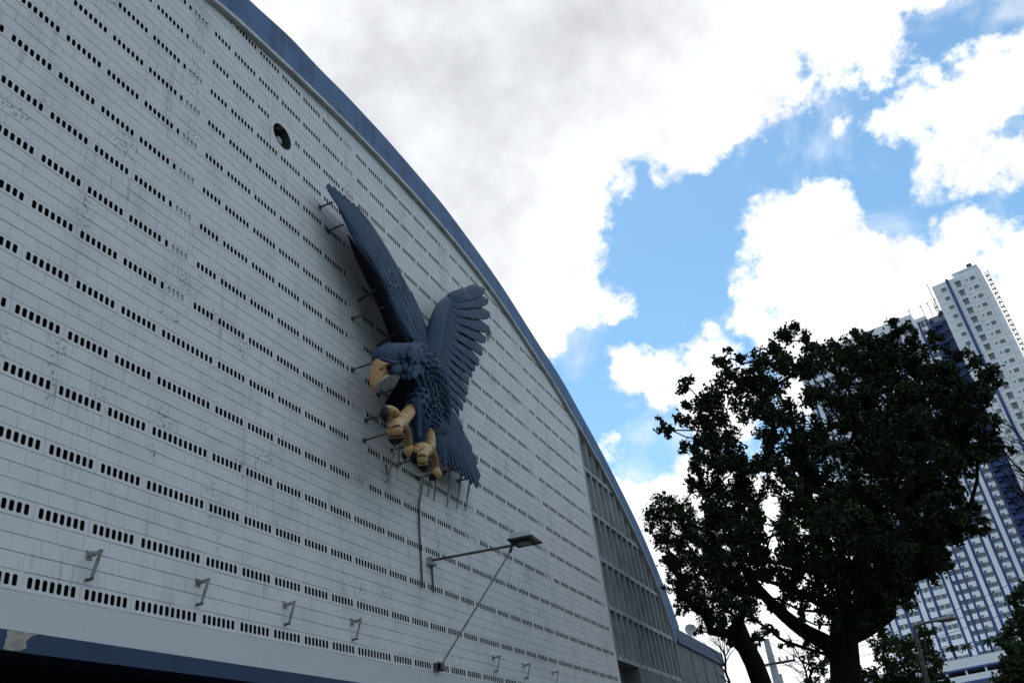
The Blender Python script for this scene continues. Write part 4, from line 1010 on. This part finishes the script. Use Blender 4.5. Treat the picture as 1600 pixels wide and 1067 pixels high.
edge += [(1130,850,22),(1150,830,24),(1175,850,20),(1190,905,20),(1215,935,16),(1120,880,18),(1142,910,18),(1168,925,16),(1100,845,18),(1110,820,20),(1165,800,22),(1190,820,20),(1235,880,22),(1205,985,9),(1228,1002,8),(1182,1000,8),(1262,1004,8),(1140,940,14),(1110,905,18),(1085,880,16),(1130,975,10)]
cl = []
for (x, y, r) in edge: cl.append((tuple(on(x, y, TD+rs.uniform(-1.8, 1.8))), r/F*TD/.80))
for (x, y, r) in inn:
    ex = ((x-1310)/250)**2+((y-745)/230)**2; dp_ = 4.0*math.sqrt(max(.05, 1-min(ex, 1)))
    cl.append((tuple(on(x, y, TD+rs.uniform(-dp_, dp_))), r/F*TD/.80))
tb = on(1322, 1067, TD); base = Vector((tb.x, tb.y, 0))
topc = on(1318, 1000, TD)
trunk = [(base.x+.05, base.y, -.1), (base.x+.03, base.y+.02, 1.5), tuple(tb.lerp(base, .15)), tuple(tb), tuple(tb.lerp(topc, .5)), tuple(topc), tuple(on(1322, 965, TD))]
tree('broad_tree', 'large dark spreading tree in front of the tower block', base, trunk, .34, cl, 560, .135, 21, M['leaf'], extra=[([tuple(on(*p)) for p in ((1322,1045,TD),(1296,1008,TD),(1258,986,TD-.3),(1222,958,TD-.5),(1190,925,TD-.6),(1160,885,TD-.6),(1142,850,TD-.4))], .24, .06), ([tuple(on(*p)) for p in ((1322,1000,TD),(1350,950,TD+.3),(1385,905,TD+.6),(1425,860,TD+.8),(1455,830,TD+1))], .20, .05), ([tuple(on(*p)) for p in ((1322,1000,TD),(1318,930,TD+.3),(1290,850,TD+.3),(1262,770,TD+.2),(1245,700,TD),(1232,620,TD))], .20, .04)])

T2 = 33.0
poly2 = [(1022,790),(1060,785),(1090,815),(1150,870),(1185,930),(1160,965),(1110,965),(1066,940),(1044,890)]
cl2 = [(tuple(on(x, y, T2+rs.uniform(-1.5,1.5))), r/F*T2/.8) for x, y, r in [(1018,800,9),(1030,782,10),(1040,775,9),(1020,822,11),(1046,800,13),(1058,793,10),(1032,845,13),(1048,862,14),(1052,890,13),(1062,915,13),(1072,935,12),(1085,950,12),(1078,800,13),(1070,830,14),(1083,765,10),(1100,958,10),(1120,968,10),(1150,975,11),(1175,965,12),(1190,990,10),(1160,1000,9),(1095,985,8),(1070,955,10),(1140,1000,9),(1110,985,8)]]
cl2 += [(tuple(on(x, y, T2+rs.uniform(-2.2,2.2))), r/F*T2/.8) for x, y, r in poly_fill(poly2, 46, rs, 15, 24)]
tb = on(1190, 1067, T2); base = Vector((tb.x, tb.y, 0)); tr2 = [(base.x, base.y, -.1), tuple(base.lerp(tb, .5)), tuple(tb), tuple(on(1178, 1035, T2)), tuple(on(1160, 1000, T2)), tuple(on(1150, 975, T2))]
tree('leaning_tree', 'leaning dark tree close to the right end of the gymnasium', base, tr2, .34, cl2, 460, .13, 22, M['leaf'])

def small_tree(name, label, px, py, dist, clumps, nper, Lf, seed, tr, m, cat='tree', group=None):
    tb = on(px, py, dist); base = Vector((tb.x, tb.y, 0)); r_ = np.random.RandomState(seed)
    c_ = [(tuple(on(x, y, dist+r_.uniform(-1, 1)*(rr/F*dist*1.5))), rr/F*dist/.8) for x, y, rr in clumps]
    tk = [(base.x, base.y, -.1), (base.x, base.y, tb.z*.5), tuple(tb), tuple(tb+Vector((0, 0, .25)))]
    return tree(name, label, base, tk, tr, c_, nper, Lf, seed, m, cat, group)
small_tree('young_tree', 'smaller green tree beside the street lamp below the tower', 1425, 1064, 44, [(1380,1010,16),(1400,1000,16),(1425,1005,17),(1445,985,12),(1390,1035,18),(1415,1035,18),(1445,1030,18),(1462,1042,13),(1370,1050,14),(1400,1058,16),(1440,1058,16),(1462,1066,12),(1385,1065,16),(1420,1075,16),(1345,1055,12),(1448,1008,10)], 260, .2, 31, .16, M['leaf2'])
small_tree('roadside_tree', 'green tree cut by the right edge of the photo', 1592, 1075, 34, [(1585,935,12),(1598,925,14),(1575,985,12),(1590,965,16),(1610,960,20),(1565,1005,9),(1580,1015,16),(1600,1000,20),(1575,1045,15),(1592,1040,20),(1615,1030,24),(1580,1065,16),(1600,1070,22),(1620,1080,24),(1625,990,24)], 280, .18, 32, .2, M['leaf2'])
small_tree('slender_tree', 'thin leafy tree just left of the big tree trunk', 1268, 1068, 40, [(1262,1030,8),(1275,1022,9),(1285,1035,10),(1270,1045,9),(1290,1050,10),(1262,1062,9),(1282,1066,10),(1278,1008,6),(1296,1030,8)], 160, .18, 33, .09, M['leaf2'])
# bare branches reaching in from the right, and a curved bare sapling by the side wing
def bare(name, label, paths, dist, twig, seed):
    p0 = on(*paths[0][0][0], dist); o = thing(name, label, 'tree', (p0.x, p0.y, 0)); r_ = random.Random(seed)
    b = MB()
    for pth, r0, r1 in paths:
        pts = curve([tuple(on(x, y, dist+r_.uniform(-.4, .4))) for x, y in pth], 3*len(pth)); rad = list(np.linspace(r0, r1, len(pts))); b.tube(pts, rad, 6)
        for i in range(2, len(pts)-1):
            for _ in range(twig):
                d_ = (pts[i+1]-pts[i]).normalized(); q = Vector((r_.gauss(0,1), r_.gauss(0,1), r_.gauss(.3,1))).normalized(); dr = (d_*.9+q*.8).normalized(); ln = r_.uniform(.4, 1.3)*dist/30
                e1 = pts[i]+dr*ln*.5+Vector((0,0,.05)); e2 = e1+(dr+q*.4).normalized()*ln*.5; b.tube([pts[i], e1, e2], [rad[i]*.5, rad[i]*.35, .006], 4)
    b.build('trunk', M['bark'], o, fix=False); return o
gx = on(1640, 1100, 30)
bare('bare_tree', 'leafless branches reaching in from the right edge of the photo', [
    ([(1640,1170),(1650,1000),(1645,860),(1640,780)], .13, .07), ([(1640,780),(1615,752),(1588,728),(1568,703),(1550,676)], .045, .008), ([(1642,800),(1610,780),(1585,768),(1565,752)], .04, .008),
    ([(1640,780),(1620,720),(1600,690),(1580,668),(1560,658)], .04, .008), ([(1645,860),(1615,800),(1590,760),(1578,735)], .035, .008), ([(1640,780),(1625,690),(1610,640)], .04, .01), ([(1645,830),(1610,795),(1590,790),(1570,770)], .03, .006)], 30, 2, 4)
bare('curved_sapling', 'thin curved bare sapling beside the low blue roofed wing', [([(1150,1160),(1142,1075),(1134,1050),(1133,1025),(1126,1012)], .07, .035), ([(1133,1025),(1138,1018),(1142,1010)], .03, .012), ([(1126,1012),(1118,1004),(1108,998)], .03, .01), ([(1126,1012),(1122,1000),(1124,988)], .02, .008)], 40, 1, 5)
bare('bare_shrub', 'thin bare branches standing between the pole and the big tree', [([(1262,1180),(1262,1075),(1258,1045),(1250,1030),(1242,1024)], .07, .02), ([(1258,1045),(1268,1020),(1266,1005)], .03, .01), ([(1260,1060),(1248,1050),(1238,1040)], .02, .006), ([(1258,1045),(1263,1030),(1256,1010)], .02, .006)], 42, 2, 6)
# small palms on the podium
for i, (x, y, lb) in enumerate(((1488,1012,'dark palm on the podium edge, left of three'), (1510,1008,'small palm in the middle of the podium edge'), (1544,999,'palm on the podium edge nearest the roadside tree'))):
    d_ = 240; p = on(x, y, d_); bz = EYE+19.9; o = thing('palm_plant', lb, 'palm', (p.x, p.y, bz), 'palms on the podium')
    b = MB(); b.tube([(p.x, p.y, bz), tuple(p)], .16, 6); b.build('trunk', M['bark'], o)
    b = MB(); r_ = random.Random(i)
    for k in range(18):
        a = 2*math.pi*k/18+r_.uniform(-.2,.2); ln = r_.uniform(1.5, 2.4); dx = Vector((math.cos(a), math.sin(a), 0)); up_ = r_.uniform(.1, 1.1)
        pts = [p+dx*(ln*f)+Vector((0, 0, up_*ln*f-1.1*ln*f*f*.8)) for f in (0, .25, .5, .75, 1)]
        sdv = dx.cross(Vector((0,0,1)))
        vs = []
        for q, wv in zip(pts, (.05, .28, .34, .26, .03)): vs += [q-sdv*wv-Vector((0,0,wv*.5)), q, q+sdv*wv-Vector((0,0,wv*.5))]
        b.add(vs, [(j*3+s_, j*3+s_+1, j*3+s_+4, j*3+s_+3) for j in range(4) for s_ in (0, 1)])
    b.build('fronds', M['leaf'], o, fix=False)

# ------------------------------------------------------------------ street lamp and utility poles
LD = 40.0
SLp = on(1449, 1067, LD); SL = thing('street_lamp', 'dark street lamp with a long flat head against the tower', 'street lamp', (SLp.x, SLp.y, 0))
tp = on(1428, 978, LD)
b = MB(); b.tube([(SLp.x, SLp.y, 0), tuple(SLp), tuple(SLp.lerp(tp, .6)), tuple(tp)], [.13, .10, .085, .07], 10); b.build('pole', M['steeldk'], SL)
b = MB(); e = on(1466, 969, LD); b.tube([tp, tp.lerp(e, .5)+Vector((0,0,.03)), e], [.06,.05,.045], 8); b.build('arm', M['steeldk'], SL)
b = MB(); h0, h1 = on(1463, 969.5, LD), on(1497, 964.5, LD); pts = [h0.lerp(h1, f) for f in (0,.08,.3,.6,.9,1)]; b.tube(pts, [(.05,.08),(.075,.15),(.10,.19),(.10,.19),(.06,.12),(.02,.03)], 12, up=Vector((0,0,1))); b.build('lamp_head', M['lamp'], SL, smooth=True)
PDs = 55.0
p1 = on(1215, 1067, PDs); p2 = on(1196, 998, PDs)
UP = thing('utility_pole', 'thick pale concrete utility pole with crossarms behind the leaning tree', 'pole', (p1.x, p1.y, 0), 'utility poles')
b = MB(); b.tube([(p1.x, p1.y, 0), tuple(p1), (p1.x, p1.y, p2.z)], [.27, .23, .17], 14); b.build('shaft', M['pole'], UP)
cz_ = on(1205, 1037, PDs).z; ca, cb = on(1186, 1046, PDs), on(1241, 1024, PDs)
for dy in (-.22, .22):
    b = MB(); b.tube([Vector((ca.x+dy, ca.y, cz_)), Vector((cb.x+dy, cb.y, cz_))], .05, 6); b.build('crossarm', M['steeldk'], UP)
for f in (.0, .12, .6, .8, .98):
    q = ca.lerp(cb, f); b = MB(); b.tube([(q.x, q.y, cz_+.04), (q.x, q.y, cz_+.12), (q.x, q.y, cz_+.3)], [.03,.07,.05], 8); b.build('insulator', M['pole'], UP)
p3 = on(1222, 1067, 70); p4 = on(1219, 1054, 70)
U2 = thing('utility_pole', 'thinner shorter pale pole just right of the thick utility pole', 'pole', (p3.x, p3.y, 0), 'utility poles')
b = MB(); b.tube([(p3.x, p3.y, 0), (p3.x, p3.y, p4.z)], [.2, .14], 10); b.build('shaft', M['pole'], U2); b = MB(); b.tube([(p3.x, p3.y, p4.z), (p3.x, p3.y, p4.z+.08)], [.16,.1], 10); b.build('pole_cap', M['steeldk'], U2)
for i, (x0, y0, x1, y1, lb) in enumerate(((1240,1020,1640,880,'highest thin black cable crossing low in front of the tower'), (1235,1022,1640,905,'middle thin black cable crossing low in front of the tower'), (1188,1042,1640,930,'lowest thin black cable crossing in front of the tower foot'))):
    a = on(x0, y0, PDs); c_ = on(x1, y1, 48); pts = [a.lerp(c_, f)-Vector((0,0,.7*math.sin(math.pi*f))) for f in np.linspace(0, 1, 16)]
    b = MB(); b.tube(pts, .014, 5); tag(b.build('overhead_cable', M['black']), lb, 'cable', 'overhead cables')
